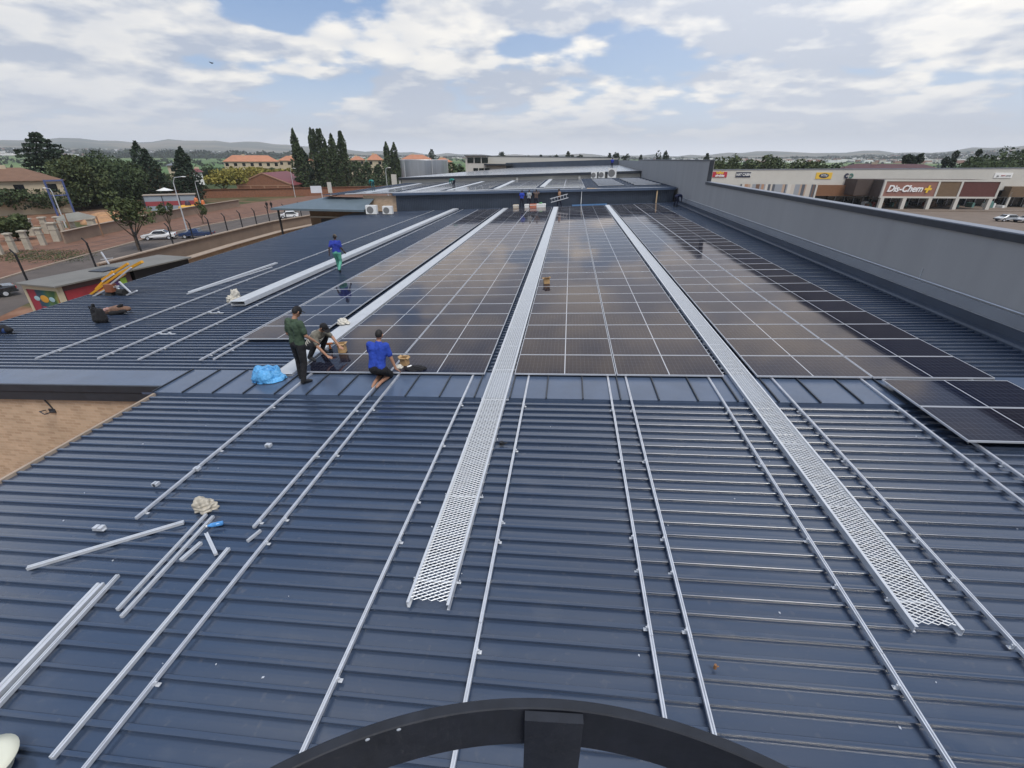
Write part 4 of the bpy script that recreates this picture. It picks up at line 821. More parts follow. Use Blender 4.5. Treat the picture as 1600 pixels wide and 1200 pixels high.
text('MTN', t, (0, -.08, 0), h_ * .50, white)
t, w_, h_ = board('shop_sign', 1318, 1335, 271, 278.5, None, 'small pair of facing arcs, navy and green, fixed to the cream parapet')
for s, mm_, nm in ((-1, dk, 'navy_arc'), (1, grn, 'green_arc')):
    mb = MB(); R0 = h_ * .40
    for k_ in range(7): a0 = rad(40 + k_ * 40); a1 = rad(40 + (k_ + 1) * 40); mb.bar((s * (h_ * .48 - R0 * math.cos(a0)), 0, R0 * math.sin(a0)), (s * (h_ * .48 - R0 * math.cos(a1)), 0, R0 * math.sin(a1)), .34, .12, up=(0, 1, 0))
    mb.build(nm, mm_, t)
t, w_, h_ = board('shop_sign', 1554, 1582, 270, 278, mat('sign_white', (.85, .85, .83), .4), 'white shop sign with thin grey lettering at the right end of the parapet')
text('jet', t, (-w_ * .30, -.06, -h_ * .1), h_ * .5, mat('letter_grey', (.25, .25, .25), .5)); text('mart', t, (-w_ * .02, -.06, -h_ * .02), h_ * .48, mat('letter_pink', (.55, .25, .25), .5)); text('stores', t, (w_ * .28, -.06, -h_ * .04), h_ * .42, MATS['letter_grey'])
# pharmacy letters on the portal
a = pl_(1388, 295); b = pl_(1455, 295); zt = pl_(1420, 287)[1]
t = thing('pharmacy_sign', 'white slanted lettering with a yellow cross on the brown sign board', 'sign', mtx=FM @ Matrix.Translation(((a[0] + b[0]) / 2, -OFF - .06, (zm_ + zt_) / 2)))
w_ = b[0] - a[0]
text('Dis-Chem', t, (-w_ * .12, 0, 0), 2.15, mat('letter_white', (.85, .85, .85), .4), .28, ext=.12, bold=.045)
mb = MB(); c_ = w_ * .42; mb.add([(c_ + x_ * .85 + z_ * .2, -.14, z_ * .85) for x_, z_ in [(-.3, -1), (.3, -1), (.3, -.3), (1, -.3), (1, .3), (.3, .3), (.3, 1), (-.3, 1), (-.3, .3), (-1, .3), (-1, -.3), (-.3, -.3)]], [tuple(range(12))]); mb.build('yellow_cross', mat('cross_yellow', (.85, .55, .05), .4), t)

# ================================================================== CARS
def car(loc, rz, paint, label, L=4.3, W=1.72, H=1.42, pickup=False, hatch=False, sedan=True):
    t = thing('parked_car', label, 'car', loc, rz, 'cars')
    if pickup: prof = [(0, .35), (0, .78), (.25, .86), (1.15, .92), (1.75, 1.40), (2.75, 1.42), (2.95, .95), (L, .95), (L, .40)]
    elif hatch: prof = [(0, .35), (.03, .72), (.9, .92), (1.45, 1.38), (3.0, 1.42), (3.65, 1.05), (L, .98), (L, .38)]
    else: prof = [(0, .35), (.03, .72), (1.1, .90), (1.75, 1.36), (2.9, 1.38), (3.5, .98), (L - .05, .92), (L, .38)]
    belt = .92
    mb = MB(); n = len(prof); vs = []
    for s in (-1, 1):
        for x, z in prof: vs.append((x - L / 2, s * (W / 2 - (.0 if z <= belt + .05 else .16)), z))
    mb.add(vs, [tuple(reversed(range(n))), tuple(range(n, 2 * n))] + [(i, (i + 1) % n, (i + 1) % n + n, i + n) for i in range(n)])
    b = mb.build('body', paint, t); bv = b.modifiers.new('edge', 'BEVEL'); bv.width = .06; bv.segments = 2
    roofp = [p for p in prof if p[1] > 1.3]; x0, x1 = roofp[0][0] - L / 2, roofp[-1][0] - L / 2
    f0 = prof[prof.index(roofp[0]) - 1]; r0 = prof[prof.index(roofp[-1]) + 1]
    for s in (-1, 1):
        mb = MB(); y = s * (W / 2 - .135); y2 = s * (W / 2 - .02)
        mb.add([(f0[0] - L / 2 + .25, y2, .93), (r0[0] - L / 2 - .12, y2, .96), (x1 - .02, y, 1.30), (x0 + .05, y, 1.29)], [(0, 1, 2, 3)] if s < 0 else [(3, 2, 1, 0)]); mb.build('side_window', glass_dark, t)
    def scr(p, q, nm):
        mb = MB(); e = .015; dx, dz = q[0] - p[0], q[1] - p[1]; l = math.hypot(dx, dz); nx, nz = (-dz / l, dx / l) if nm == 'windscreen' else (dz / l * 1, -dx / l * 1)
        if nz < 0: nx, nz = -nx, -nz
        a = (p[0] + dx * .12 - L / 2 + nx * e, p[1] + dz * .12 + nz * e); c = (p[0] + dx * .88 - L / 2 + nx * e, p[1] + dz * .88 + nz * e)
        mb.add([(a[0], -W / 2 + .12, a[1]), (a[0], W / 2 - .12, a[1]), (c[0], W / 2 - .22, c[1]), (c[0], -W / 2 + .22, c[1])], [(0, 1, 2, 3)]); mb.build(nm, glass_dark, t)
    scr(f0, roofp[0], 'windscreen'); scr(r0, roofp[-1], 'rear_window')
    for x in (.82 - L / 2, L / 2 - .85):
        for s in (-1, 1):
            w = MB(); w.tube([(x, s * (W / 2 - .18), .31), (x, s * (W / 2 + .01), .31)], .31, 18); wo = w.build('wheel', rubber, t)
            w = MB(); w.tube([(x, s * (W / 2 + .011), .31), (x, s * (W / 2 + .02), .31)], .18, 12); w.build('rim', alu, wo)
    for s in (-1, 1):
        mb = MB(); mb.box(-L / 2 - .012, -L / 2 + .05, s * W * .36 - .17, s * W * .36 + .17, .58, .72); mb.build('headlight', mat('lamp_glass', (.7, .7, .68), .2), t)
        mb = MB(); mb.box(L / 2 - .03, L / 2 + .012, s * W * .38 - .14, s * W * .38 + .14, .66, .84); mb.build('tail_light', mat('tail_red', (.4, .02, .02), .3), t)
    mb = MB(); mb.box(-L / 2 - .06, -L / 2 + .1, -W / 2 + .03, W / 2 - .03, .36, .52); mb.box(L / 2 - .1, L / 2 + .06, -W / 2 + .03, W / 2 - .03, .38, .54); mb.build('bumper', steel_dark, t)
    if pickup: mb = MB(); mb.box(2.98 - L / 2, L / 2 - .06, -W / 2 + .1, W / 2 - .1, .93, .962); mb.build('load_bed', black, t)
    return t
cw = mat('car_white', (.72, .73, .73), .25, 0, None, None, coat=.8); cb_ = mat('car_navy', (.025, .05, .13), .25, .2, None, None, coat=.8); cs = mat('car_silver', (.50, .52, .54), .28, .5, None, None, coat=.8); cd = mat('car_dark', (.02, .022, .026), .25, 0, None, None, coat=.8)
def heading(a, b): return math.atan2(b[1] - a[1], b[0] - a[0])
a = gnd(251, 374); car((a[0], a[1], -6.985), rad(28), cw, 'white saloon car driving on the street, left of the navy pickup', L=4.4, W=1.75)
a = gnd(297, 373); car((a[0] + .6, a[1] + 1, -6.985), rad(20), cb_, 'navy pickup driving on the street, right of the white saloon', L=4.7, W=1.75, pickup=True)
a = gnd(452, 341); car((a[0], a[1], -6.985), rad(28), cw, 'white hatchback on the street beside the far end of the perimeter wall', L=3.9, W=1.68, hatch=True)
a = gnd(0, 470); car((a[0] - 2.0, a[1] + .4, -6.985), rad(60), cd, 'dark car at the left edge of the photo, nose cut off', L=4.3)
a = gnd(1571, 346); car((a[0], a[1], -6.985), rad(5), cs, 'silver hatchback in the car park, left of the second parked car', L=4.0, hatch=True)
a = gnd(1594, 347.5); car((a[0] + 1, a[1], -6.985), rad(12), cs, 'silver saloon in the car park at the right edge', L=4.3)

# ================================================================== KIOSKS, STALLS, PILLARS, LAMPS
def mural_material():
    m = bpy.data.materials.new('mural'); m.use_nodes = True; N = m.node_tree.nodes; L = m.node_tree.links; p = N['Principled BSDF']; p.inputs['Roughness'].default_value = .7
    tc = N.new('ShaderNodeTexCoord'); sp = N.new('ShaderNodeSeparateXYZ'); L.new(tc.outputs['Object'], sp.inputs[0])
    nz = N.new('ShaderNodeTexNoise'); nz.inputs['Scale'].default_value = 1.3; L.new(tc.outputs['Object'], nz.inputs['Vector'])
    ma = N.new('ShaderNodeMath'); ma.operation = 'MULTIPLY_ADD'; L.new(nz.outputs[0], ma.inputs[0]); ma.inputs[1].default_value = .8; L.new(sp.outputs[0], ma.inputs[2])
    mr = N.new('ShaderNodeMapRange'); mr.inputs[1].default_value = .4; mr.inputs[2].default_value = 3.6; L.new(ma.outputs[0], mr.inputs[0])
    r = N.new('ShaderNodeValToRGB'); L.new(mr.outputs[0], r.inputs[0]); e = r.color_ramp.elements; e[0].position = .0; e[0].color = (.26, .03, .05, 1); e[1].position = 1; e[1].color = (.32, .17, .05, 1)
    for q, c in ((.27, (.33, .03, .05)), (.33, (.035, .06, .10)), (.5, (.02, .12, .13)), (.62, (.09, .16, .05)), (.78, (.03, .10, .04)), (.84, (.26, .28, .08)), (.92, (.32, .09, .04))): x = e.new(q); x.color = (*c, 1)
    L.new(r.outputs[0], p.inputs['Base Color']); MATS['mural'] = m; return m
mural_material()
kx, ky = gnd(26, 443, -3.15)[:2]; kq = gnd(96, 444, -3.15); kr = gnd(300, 400, -3.15); KW = math.hypot(kq[0] - kx, kq[1] - ky); KL = math.hypot(kr[0] - kq[0], kr[1] - kq[1]); ka = math.atan2(kr[1] - kq[1], kr[0] - kq[0]) - math.pi / 2
def kiosk(y0, L, label, front, side, mur=True, rh=3.88):
    t = thing('market_kiosk', label, 'kiosk', (kx, ky, -7), ka); W = KW
    mb = MB(); mb.box(.08, W - .08, y0 + .08, y0 + L - .08, 0, rh - .12); mb.build('body', side, t)
    if mur:
        mb = MB(); mb.box(.22, W - .22, y0 + .03, y0 + .075, .3, rh - .4); mb.build('mural_panel', M_('mural'), t)
        mb = MB(); mb.box(0, W, y0, y0 + .08, rh - .42, rh - .13); mb.box(0, .2, y0, y0 + .08, 0, rh - .42); mb.box(W - .15, W, y0, y0 + .08, 0, rh - .42); mb.box(W - .08, W + .02, y0 + .08, y0 + .3, 0, rh - .13); mb.build('frame', mat('cream_frame', (.55, .48, .34), .7), t)
        mb = MB(); mb.ell((1.55, y0 + .02, 2.85), (.36, .03, .26), 16, 8); mb.build('painted_round_face', mat('mural_orange', (.65, .32, .04), .7), t)
        mb = MB()
        for s in (-1, 1): mb.ell((1.55 + s * .66, y0 + .02, 2.85), (.26, .02, .17), 10, 6)
        mb.build('painted_leaf', mat('mural_pale_blue', (.35, .52, .58), .7), t)
        mb = MB(); 
        for k_ in range(4): mb.box(1.1, 2.1, y0 + .015, y0 + .03, 1.7 + k_ * .18, 1.76 + k_ * .18)
        mb.build('painted_stripe', redm, t)
        mb = MB(); mb.box(W - .07, W - .04, y0 + .4, y0 + L * .62, .2, rh - .5); mb.build('red_side_panel', mat('faded_red', (.33, .035, .045), .7, 0, (.8, .25)), t)
        mb = MB(); mb.box(W - .07, W - .03, y0 + L * .64, y0 + L * .8, .2, rh - .5); mb.build('purple_side_panel', mat('mural_purple', (.07, .03, .12), .7), t)
        mb = MB(); mb.box(W - .07, W - .03, y0 + L * .81, y0 + L * .9, .2, rh - .5); mb.build('green_side_panel', mat('mural_lime', (.25, .42, .05), .7), t)
    mb = MB(); mb.add([(-.15, y0 - .25, rh - .10), (W + .25, y0 - .25, rh - .12), (W + .25, y0 + L, rh - .12), (-.15, y0 + L, rh - .1), (-.15, y0 - .25, rh), (W + .25, y0 - .25, rh - .02), (W + .25, y0 + L, rh - .02), (-.15, y0 + L, rh)], [(4, 5, 6, 7), (0, 3, 2, 1), (0, 1, 5, 4), (1, 2, 6, 5), (2, 3, 7, 6), (3, 0, 4, 7)])
    mb.build('roof', mat('grey_kiosk_roof', (.17, .165, .15), .75, 0, (.6, .12)), t); return t
kiosk(.2, KL * .5, 'market kiosk with a colourful mural and red side, below the roof edge at left', None, mat('kiosk_side', (.10, .06, .06), .8))
kiosk(KL * .5 + .35, KL * .5 - .1, 'dark open-sided market kiosk joined behind the one with the mural', None, black, mur=False)
# yellow hoist standing at the roof edge
hb = R(*ruv(188, 462, HP), HP + .05)
HO = thing('roof_hoist', 'yellow boom hoist on grey struts standing at the left roof edge', 'hoist', tuple(hb))
Yh = hb[1]
P = lambda x, y, d=0: atY(x, y, Yh + d)
mb = MB(); mb.bar(P(138, 463, .2), P(190, 425, .2), .10, .08); mb.bar(P(188, 427, .2), P(222, 409, .2), .13, .10); mb.bar(P(145, 464, .2), P(196, 428, .2), .06, .05); mb.bar(P(160, 437, .5), P(200, 412, .5), .09); mb.bar(P(150, 452, .35), P(176, 424, .5), .08); wcoord(mb, 'boom', mat('hoist_yellow', (.62, .30, .02), .5, 0, (2, .1)), HO)
mb = MB(); 
for a_, b_ in (((140, 466), (170, 450)), ((170, 450), (185, 447)), ((180, 447), (198, 462)), ((186, 440), (205, 458)), ((160, 440), (178, 428)), ((172, 445), (205, 418)), ((196, 462), (214, 454)), ((166, 446), (175, 463))): mb.bar(P(*a_), P(*b_), .055)
wcoord(mb, 'strut', alu, HO)
mb = MB(); c_ = P(173, 450); mb.box(c_[0] - .17, c_[0] + .17, c_[1] - .15, c_[1] + .15, c_[2] - .15, c_[2] + .17); wcoord(mb, 'motor_box', mat('orange_box', (.25, .09, .045), .6), HO)
mb = MB()
for q in ((174, 461), (191, 457)): c_ = P(*q); mb.tube([(c_[0] - .15, c_[1], c_[2]), (c_[0] + .15, c_[1], c_[2])], .16, 10)
wcoord(mb, 'wheel', rubber, HO)
a = gnd(167, 421, -3.1); mb = MB(); mb.box(a[0] - .7, a[0] + .5, a[1] - .8, a[1] + .7, -3.10, -3.06); tag(mb.build('roof_plate', steel_dark), 'dark square sheet lying on the grey kiosk roof', 'sheet')
a = gnd(170, 412, -3.1); mb = MB(); mb.bar((a[0], a[1], -3.12), (a[0] - .3, a[1], -2.2), .09); mb.bar((a[0] - .6, a[1], -2.8), (a[0] + .5, a[1], -2.65), .05); tag(mb.build('antenna_pole', alu), 'short leaning pole with a crossbar on the kiosk roof', 'pole')
# gate pillars
stone = mat('cast_stone', (.42, .38, .31), .85, 0, (1.5, .15))
def pillar(x, y, h, w, label):
    t = thing('stone_pillar', label, 'pillar', (x, y, -7), rad(25), 'pale stone pillars across the street'); mb = MB(); mb.box(-w / 2, w / 2, -w / 2, w / 2, 0, h * .62); mb.build('shaft', stone, t)
    mb = MB(); mb.box(-w / 2 - .05, w / 2 + .05, -w / 2 - .05, w / 2 + .05, h * .62, h * .66); mb.box(-w / 2 + .02, w / 2 - .02, -w / 2 + .02, w / 2 - .02, h * .66, h * .93); mb.build('upper_block', stone, t)
    mb = MB(); mb.box(-w / 2 - .12, w / 2 + .12, -w / 2 - .12, w / 2 + .12, h * .93, h); mb.build('cap', stone, t)
PB = [((2, 398), 2.5, .55), ((24, 395), 2.5, .55), ((46, 390), 2.5, .6), ((69, 383), 2.4, .6), ((91, 377), 2.7, .8), ((120, 372), 2.6, .65), ((150, 367), 2.6, .9)]
for i, (b_, h_, w_) in enumerate(PB): a = gnd(*b_); pillar(a[0], a[1], h_, w_, 'pale stone pillar, %s from the left in the front row' % ordw(i + 1))
for i, b_ in enumerate(((52, 368), (75, 365), (98, 364))): a = gnd(*b_); pillar(a[0], a[1], 2.6, .7, 'pale stone pillar, %s from the left in the back row' % ordw(i + 1))
def lamp(px_, py_, D, label, arm=1.6, dirx=1, h=None):
    a = atD(px_, py_, D); t = thing('street_lamp', label, 'street lamp', (a[0], a[1], -7), 0, 'street lamps'); H = a[2] + 7
    mb = MB(); mb.tube([(0, 0, 0), (0, 0, H * .5), (0, 0, H * .9), (dirx * arm * .25, 0, H * .985), (dirx * arm, 0, H)], [.11, .085, .06, .05, .045], 8); mb.build('pole', galv, t)
    mb = MB(); mb.ell((dirx * (arm + .35), 0, H), (.42, .14, .08), 10, 6); mb.build('lamp_head', white, t)
lamp(268, 276, 92, 'tall street lamp behind the white saloon car, arm to the right')
lamp(304, 283, 150, 'pale leaning street lamp between the conifers and the yellow trees', arm=.4)
lamp(453, 263, 175, 'slim street lamp in front of the tall cypress group', arm=1.2)
lamp(602, 262, 120, 'slim street lamp by the twin conifers', arm=.6)
lamp(79, 294, 118, 'wooden lamp post behind the stone pillars at left', arm=.8, dirx=-1)
a = atD(494, 296, 165); mb = MB(); mb.box(-1.6, 1.6, -.06, .06, -1.0, 1.0); mb.bar((1.4, .1, -6), (1.4, .1, 0), .15)
o = mb.build('white_billboard', mat('billboard_white', (.62, .66, .72), .6, 0, (.3, .1))); o.matrix_world = Matrix.Translation((a[0], a[1], a[2])) @ Matrix.Rotation(rad(25), 4, 'Z'); tag(o, 'white billboard in front of the dark trees', 'billboard')
for x_, y_, d_, l in ((515, 293, 130, 'tall narrow poster board beside the cypress group'), (616, 283, 100, 'tall narrow poster board at the left end of the rear block')):
    a = atD(x_, y_, d_); mb = MB(); mb.box(-.5, .5, -.08, .08, -1.2, 1.2); mb.bar((0, .1, -a[2] - 7), (0, .1, -1.1), .15); o = mb.build('poster_board', cream2); o.location = tuple(a); tag(o, l, 'sign')
# playground, stalls and shade across the street
def gthing_box(name, px_, py_, w, d, h, m, label, cat, rz=25, dz=0):
    a = gnd(px_, py_); mb = MB(); mb.box(-w / 2, w / 2, -d / 2, d / 2, 0, h); o = mb.build(name, m); o.matrix_world = Matrix.Translation((a[0], a[1], -7 + dz)) @ Matrix.Rotation(rad(rz), 4, 'Z'); tag(o, label, cat); return o
a = gnd(240, 332); t = thing('market_stall', 'market stall with pale blue and red bands behind the street wall', 'stall', (a[0], a[1] + 6, -7), rad(38))
mb = MB(); mb.box(-5.2, 5.2, 0, .1, 0, 1.0); mb.box(-5.2, 5.2, 0, .1, 2.0, 3.3); mb.build('blue_panel', mat('dull_blue', (.26, .31, .36), .7, 0, (.5, .1)), t)
mb = MB(); mb.box(-5.2, 5.2, -.02, .1, 1.0, 2.0); mb.build('red_band', mat('dull_red', (.28, .05, .06), .7), t); mb = MB(); mb.box(-5.3, 5.3, -.2, 4, 3.3, 3.42); mb.build('roof', mat('grey_kiosk_roof2', (.30, .25, .20), .8), t)
mb = MB()
for x_ in (-5.2, -1.6, 1.8, 5.2): mb.bar((x_, -.1, 0), (x_, -.1, 3.3), .16)
mb.build('post', steel_dark, t)
a = gnd(215, 326); t = thing('parasol', 'white market umbrella standing behind the street tree', 'umbrella', (a[0], a[1] + 10, -7))
mb = MB(); n = 10; mb.add([(0, 0, 4.3)] + [(2.0 * math.cos(2 * math.pi * i / n), 2.0 * math.sin(2 * math.pi * i / n), 3.6) for i in range(n)], [(0, i + 1, (i + 1) % n + 1) for i in range(n)]); mb.build('canopy', white, t); mb = MB(); mb.bar((0, 0, 0), (0, 0, 4.3), .08); mb.build('pole', steel_dark, t)
a = gnd(290, 333); t = thing('inflatable_slide', 'yellow and orange playground castle behind the street wall', 'play castle', (a[0], a[1] + 3, -7), rad(30))
mb = MB(); mb.cap((-2.6, 0, .9), (2.6, 0, .9), .5, .5); mb.cap((-2.6, 2.2, .9), (2.6, 2.2, .9), .5, .5); mb.box(-2.8, 2.8, 0, 2.4, .1, .8); mb.build('base', mat('bouncy_yellow', (.62, .34, .03), .5), t, smooth=True)
mb = MB(); mb.cap((.6, 1.2, .8), (.6, 1.2, 2.6), .55, .4); mb.cap((1.8, 1.6, .8), (1.8, 1.6, 2.1), .5, .35); mb.build('tower', mat('bouncy_orange', (.55, .16, .05), .5), t, smooth=True)
mb = MB(); mb.cap((-1.2, 1.0, .8), (-1.2, 1.0, 1.9), .7, .55); mb.build('dark_tower', mat('bouncy_dark', (.05, .03, .05), .6), t, smooth=True)
# pale shade canopy
t = thing('shade_canopy', 'pale grey shade canopy on posts behind the stone pillars', 'canopy', tuple(gnd(118, 362)))
q = [atD(x_, y_, 100) for x_, y_ in ((86, 343), (100, 334), (122, 331), (150, 338), (112, 345))]; mb = MB(); mb.add([p for p in q] + [p - np.array([0, 0, .12]) for p in q], [(0, 1, 2, 3, 4)[::-1], (5, 6, 7, 8, 9)] + [(i, (i + 1) % 5, (i + 1) % 5 + 5, i + 5) for i in range(5)]); wcoord(mb, 'cover', mat('shade_cloth', (.36, .37, .34), .8, 0, (.8, .1)), t)
mb = MB()
for p in (q[0], q[3], q[1]): mb.bar((p[0], p[1], -7), tuple(p), .14)
wcoord(mb, 'post', mat('bare_timber', (.26, .15, .09), .9), t)
gthing_box('sand_heap', 160, 345, 1, 1, .1, earth, 'x', 'x').hide_render = False
o = bpy.data.objects['sand_heap']; bpy.data.objects.remove(o)
mb = MB()
for i, (x_, y_, r_, h_) in enumerate(((158, 352, 3.2, 1.3), (168, 345, 3.5, 1.5), (176, 350, 2.5, 1.0))): a = gnd(x_, y_); mb.ell((a[0] - 3, a[1] + 3, -7.1), (r_, r_, h_), 14, 8)
tag(mb.build('sand_heap', mat('orange_sand', (.36, .20, .10), .95, 0, (1, .25)), smooth=True), 'orange sand heaped between the pillars and the street tree', 'sand', kind='stuff')
# pedestrians further on are built with the people

# ================================================================== VEGETATION
def leaf_obj(name, pts, sizes, m, parent=None, mtx=None, flat=.0):
    pts = np.asarray(pts, float); n = len(pts); sizes = np.broadcast_to(np.asarray(sizes, float), (n,))
    a = RNG.normal(size=(n, 3)); a /= np.linalg.norm(a, axis=1)[:, None]; b = RNG.normal(size=(n, 3)); b -= a * (a * b).sum(1)[:, None]; b /= np.linalg.norm(b, axis=1)[:, None]
    if flat: a[:, 2] *= (1 - flat); b[:, 2] *= (1 - flat)
    s = sizes[:, None] * .5; V = np.stack([pts - a * s - b * s * .6, pts + a * s - b * s * .6, pts + a * s + b * s * .6, pts - a * s + b * s * .6], 1).reshape(-1, 3)
    me = bpy.data.meshes.new(name); me.vertices.add(4 * n); me.vertices.foreach_set('co', V.ravel()); me.loops.add(4 * n); me.loops.foreach_set('vertex_index', np.arange(4 * n)); me.polygons.add(n); me.polygons.foreach_set('loop_start', np.arange(n) * 4); me.polygons.foreach_set('loop_total', np.full(n, 4)); me.materials.append(m); me.update()
    o = bpy.data.objects.new(name, me); COL.objects.link(o)
    if parent: o.parent = parent
    return o
def crown_round(H, z0, rx, n, ncl=16, cr=.38):
    cz = (H + z0) / 2; rz = (H - z0) / 2; C = []
    for _ in range(ncl):
        v = RNG.normal(size=3); v /= np.linalg.norm(v); q = RNG.uniform(.35, .78); C.append((v[0] * rx * q, v[1] * rx * q, cz + v[2] * rz * q))
    C = np.array(C); k = RNG.integers(0, ncl, n); d = RNG.normal(size=(n, 3)); d /= np.linalg.norm(d, axis=1)[:, None]; rr = RNG.uniform(.55, 1.0, n)[:, None] ** .5
    sc = RNG.uniform(.7, 1.25, ncl)[k][:, None] * cr
    p = C[k] + d * rr * sc * np.array([rx, rx, rz]); return p
def crown_conifer(H, z0, r, n, layers=14, ragged=.25):
    z = []; P_ = []
    for _ in range(n):
        L_ = RNG.integers(0, layers); t = (L_ + RNG.uniform(-.15, .25)) / layers; t = min(max(t, 0), 1); rad_ = r * (1 - t) ** .8 * (1 + ragged * math.sin(L_ * 5.3)); q = RNG.uniform(.15, 1) ** .6; a = RNG.uniform(0, 2 * math.pi); rad2 = rad_ * (1 + ragged * math.sin(3 * a + L_ * 2.1)) + .15
        P_.append((rad2 * q * math.cos(a), rad2 * q * math.sin(a), z0 + (H - z0) * t - .10 * rad2 * q + RNG.normal() * .12))
    return np.array(P_)
def crown_cypress(H, z0, r, n, tips=3):
    P_ = []; T = [(RNG.uniform(-.45, .45) * r, RNG.uniform(-.45, .45) * r, RNG.uniform(.72, 1.0)) for _ in range(tips)]; T[0] = (T[0][0] * .3, 0, 1.0)
    for _ in range(n):
        k = RNG.integers(0, tips); tx, ty, th = T[k]; t = RNG.uniform(0, 1) ** .85; top = z0 + (H - z0) * th; w = r * (.62 if tips > 1 else 1) * (math.sin(math.pi * min(1, (1 - t) * .62 + .02)) ** .9) * (1 + .25 * math.sin(t * 17 + k * 2)); a = RNG.uniform(0, 2 * math.pi); q = RNG.uniform(.3, 1) ** .5
        P_.append((tx * (1 - .3 * t) + w * q * math.cos(a), ty + w * q * math.sin(a), z0 + (top - z0) * t + RNG.normal() * .15))
    return np.array(P_)
def tree(name, label, x, y, zt, kind, r, m, n=1200, ls=.5, group=None, z0f=.18, cat='tree', base=-7.0, limbs=5, layers=14, ncl=16, tips=3, rust=0):
    H = zt - base; t = thing(name, label, cat, (x, y, base), random.uniform(0, 6), group)
    z0 = H * z0f
    if kind == 'round': p = crown_round(H, z0, r, n, ncl)
    elif kind == 'conifer': p = crown_conifer(H, z0, r, n, layers)
    else: p = crown_cypress(H, z0 * .4, r, n, tips)
    leaf_obj('crown', p, RNG.uniform(.6, 1.3, len(p)) * ls, m, t)
    if rust:
        pr = p[RNG.integers(0, len(p), rust)]; pr = pr[pr[:, 2] < H * .6] if len(pr) else pr; leaf_obj('browned_branches', pr * np.array([1.06, 1.06, 1]), ls, L_rust, t)
    mb = MB(); tr = max(.08, H * .018); mb.tube([(0, 0, 0), (.1, 0, H * .3), (0, .1, H * .6), (0, 0, H * .85)], [tr * 1.3, tr, tr * .6, tr * .15], 7)
    if kind == 'round':
        for i in range(limbs): a = 2 * math.pi * i / limbs + random.random(); mb.tube([(0, 0, H * .22), (math.cos(a) * r * .4, math.sin(a) * r * .4, H * .45), (math.cos(a) * r * .7, math.sin(a) * r * .7, H * .68)], [tr * .6, tr * .4, tr * .12], 6)
    mb.build('trunk', bark, t); return t
def tpx(px_, py_, D): a = atD(px_, py_, D); return a[0], a[1], a[2]
x, y, z = tpx(53, 203, 175); tree('cedar_tree', 'tall broad conifer standing above the dark trees at far left', x, y, z, 'conifer', 10, L_con, 9500, .55, layers=15, z0f=.08)
DT = [(98, 243, 156, 6.9, 'dark tree just right of the tall conifer at far left'), (125, 238, 168, 6.9, 'dark round tree beyond the sand heaps'), (146, 236, 174, 6.9, 'dark tree with the highest crown between the two leftmost conifers'), (170, 240, 171.6, 6.9, 'dark bushy tree left of the browned leaning conifer'), (188, 250, 162, 5.8, 'dark tree touching the left side of the browned leaning conifer'),
      (125, 282, 159.6, 7.5, 'low bright-edged tree behind the shade canopy'), (155, 278, 164.4, 7.5, 'spreading low tree behind the sand heaps'), (180, 288, 164.4, 6.3, 'low tree just behind the street tree'), (250, 268, 186, 7.5, 'bushy tree between the two dark conifers'), (232, 285, 186, 5.8, 'low bush left of the pair of conifers\' gap'), (5, 285, 153.6, 8.0, 'dark tree in front of the brown tiled house, cut by the left edge'), (42, 276, 156, 9.2, 'large dark tree in front of the brown tiled house'), (78, 287, 153.6, 8.0, 'dark tree beside the blue steel frame'), (12, 338, 104, 2.4, 'small dark bush behind the leftmost stone pillars'), (300, 288, 186, 4.6, 'bush at the foot of the yellow trees'), (215, 262, 210, 6.9, 'dark green tree behind the browned leaning conifer')]
for px_, py_, D, r, l in DT: x, y, z = tpx(px_, py_, D); tree('bushy_tree', l, x, y, z, 'round', r, random.choice([L_dark, L_mid, L_dark]), 4200, .46, 'bushy trees across the street', z0f=.10, ncl=20)
x, y, z = tpx(213, 222, 172); tree('browned_conifer', 'leaning conifer with browned branches behind the street tree', x, y, z, 'cypress', 5.4, L_con, 4200, .5, tips=3, z0f=.15, rust=700)
x, y, z = tpx(281, 231, 165); tree('dark_conifer', 'dark pointed conifer behind the tall street lamp', x, y, z, 'cypress', 5.0, L_con, 4200, .5, tips=2, z0f=.15, rust=500)
x, y, z = tpx(186, 298, 82); tree('street_tree', 'thin spreading street tree on the red verge by the street wall', x, y, z + .2, 'round', 3.3, L_mid, 1500, .34, z0f=.40, ncl=14, limbs=6)
for px_, py_, D, l in ((252, 310, 100, 'small sapling in front of the banded stall'), (308, 314, 110, 'small sapling right of the yellow play castle')): x, y, z = tpx(px_, py_, D); tree('sapling', l, x, y, z, 'round', 1.4, L_mid, 380, .3, z0f=.3, ncl=6, group='saplings by the street wall')
for px_, py_, D, r, l in ((342, 264, 190, 7, 'leftmost yellow-green flat-topped tree'), (368, 259, 205, 7, 'yellow-green tree above the hall\'s left corner'), (394, 258, 215, 7, 'yellow-green tree above the peak of the brick gable'), (418, 263, 225, 5.5, 'yellow-green tree with darker right side behind the brick hall'), (447, 262, 240, 5, 'yellow-green tree left of the tall cypress')):
    x, y, z = tpx(px_, py_, D); tree('yellow_tree', l, x, y, z, 'round', r, L_yel, 2400, .6, 'yellow-green trees behind the brick hall', z0f=.35, ncl=22)
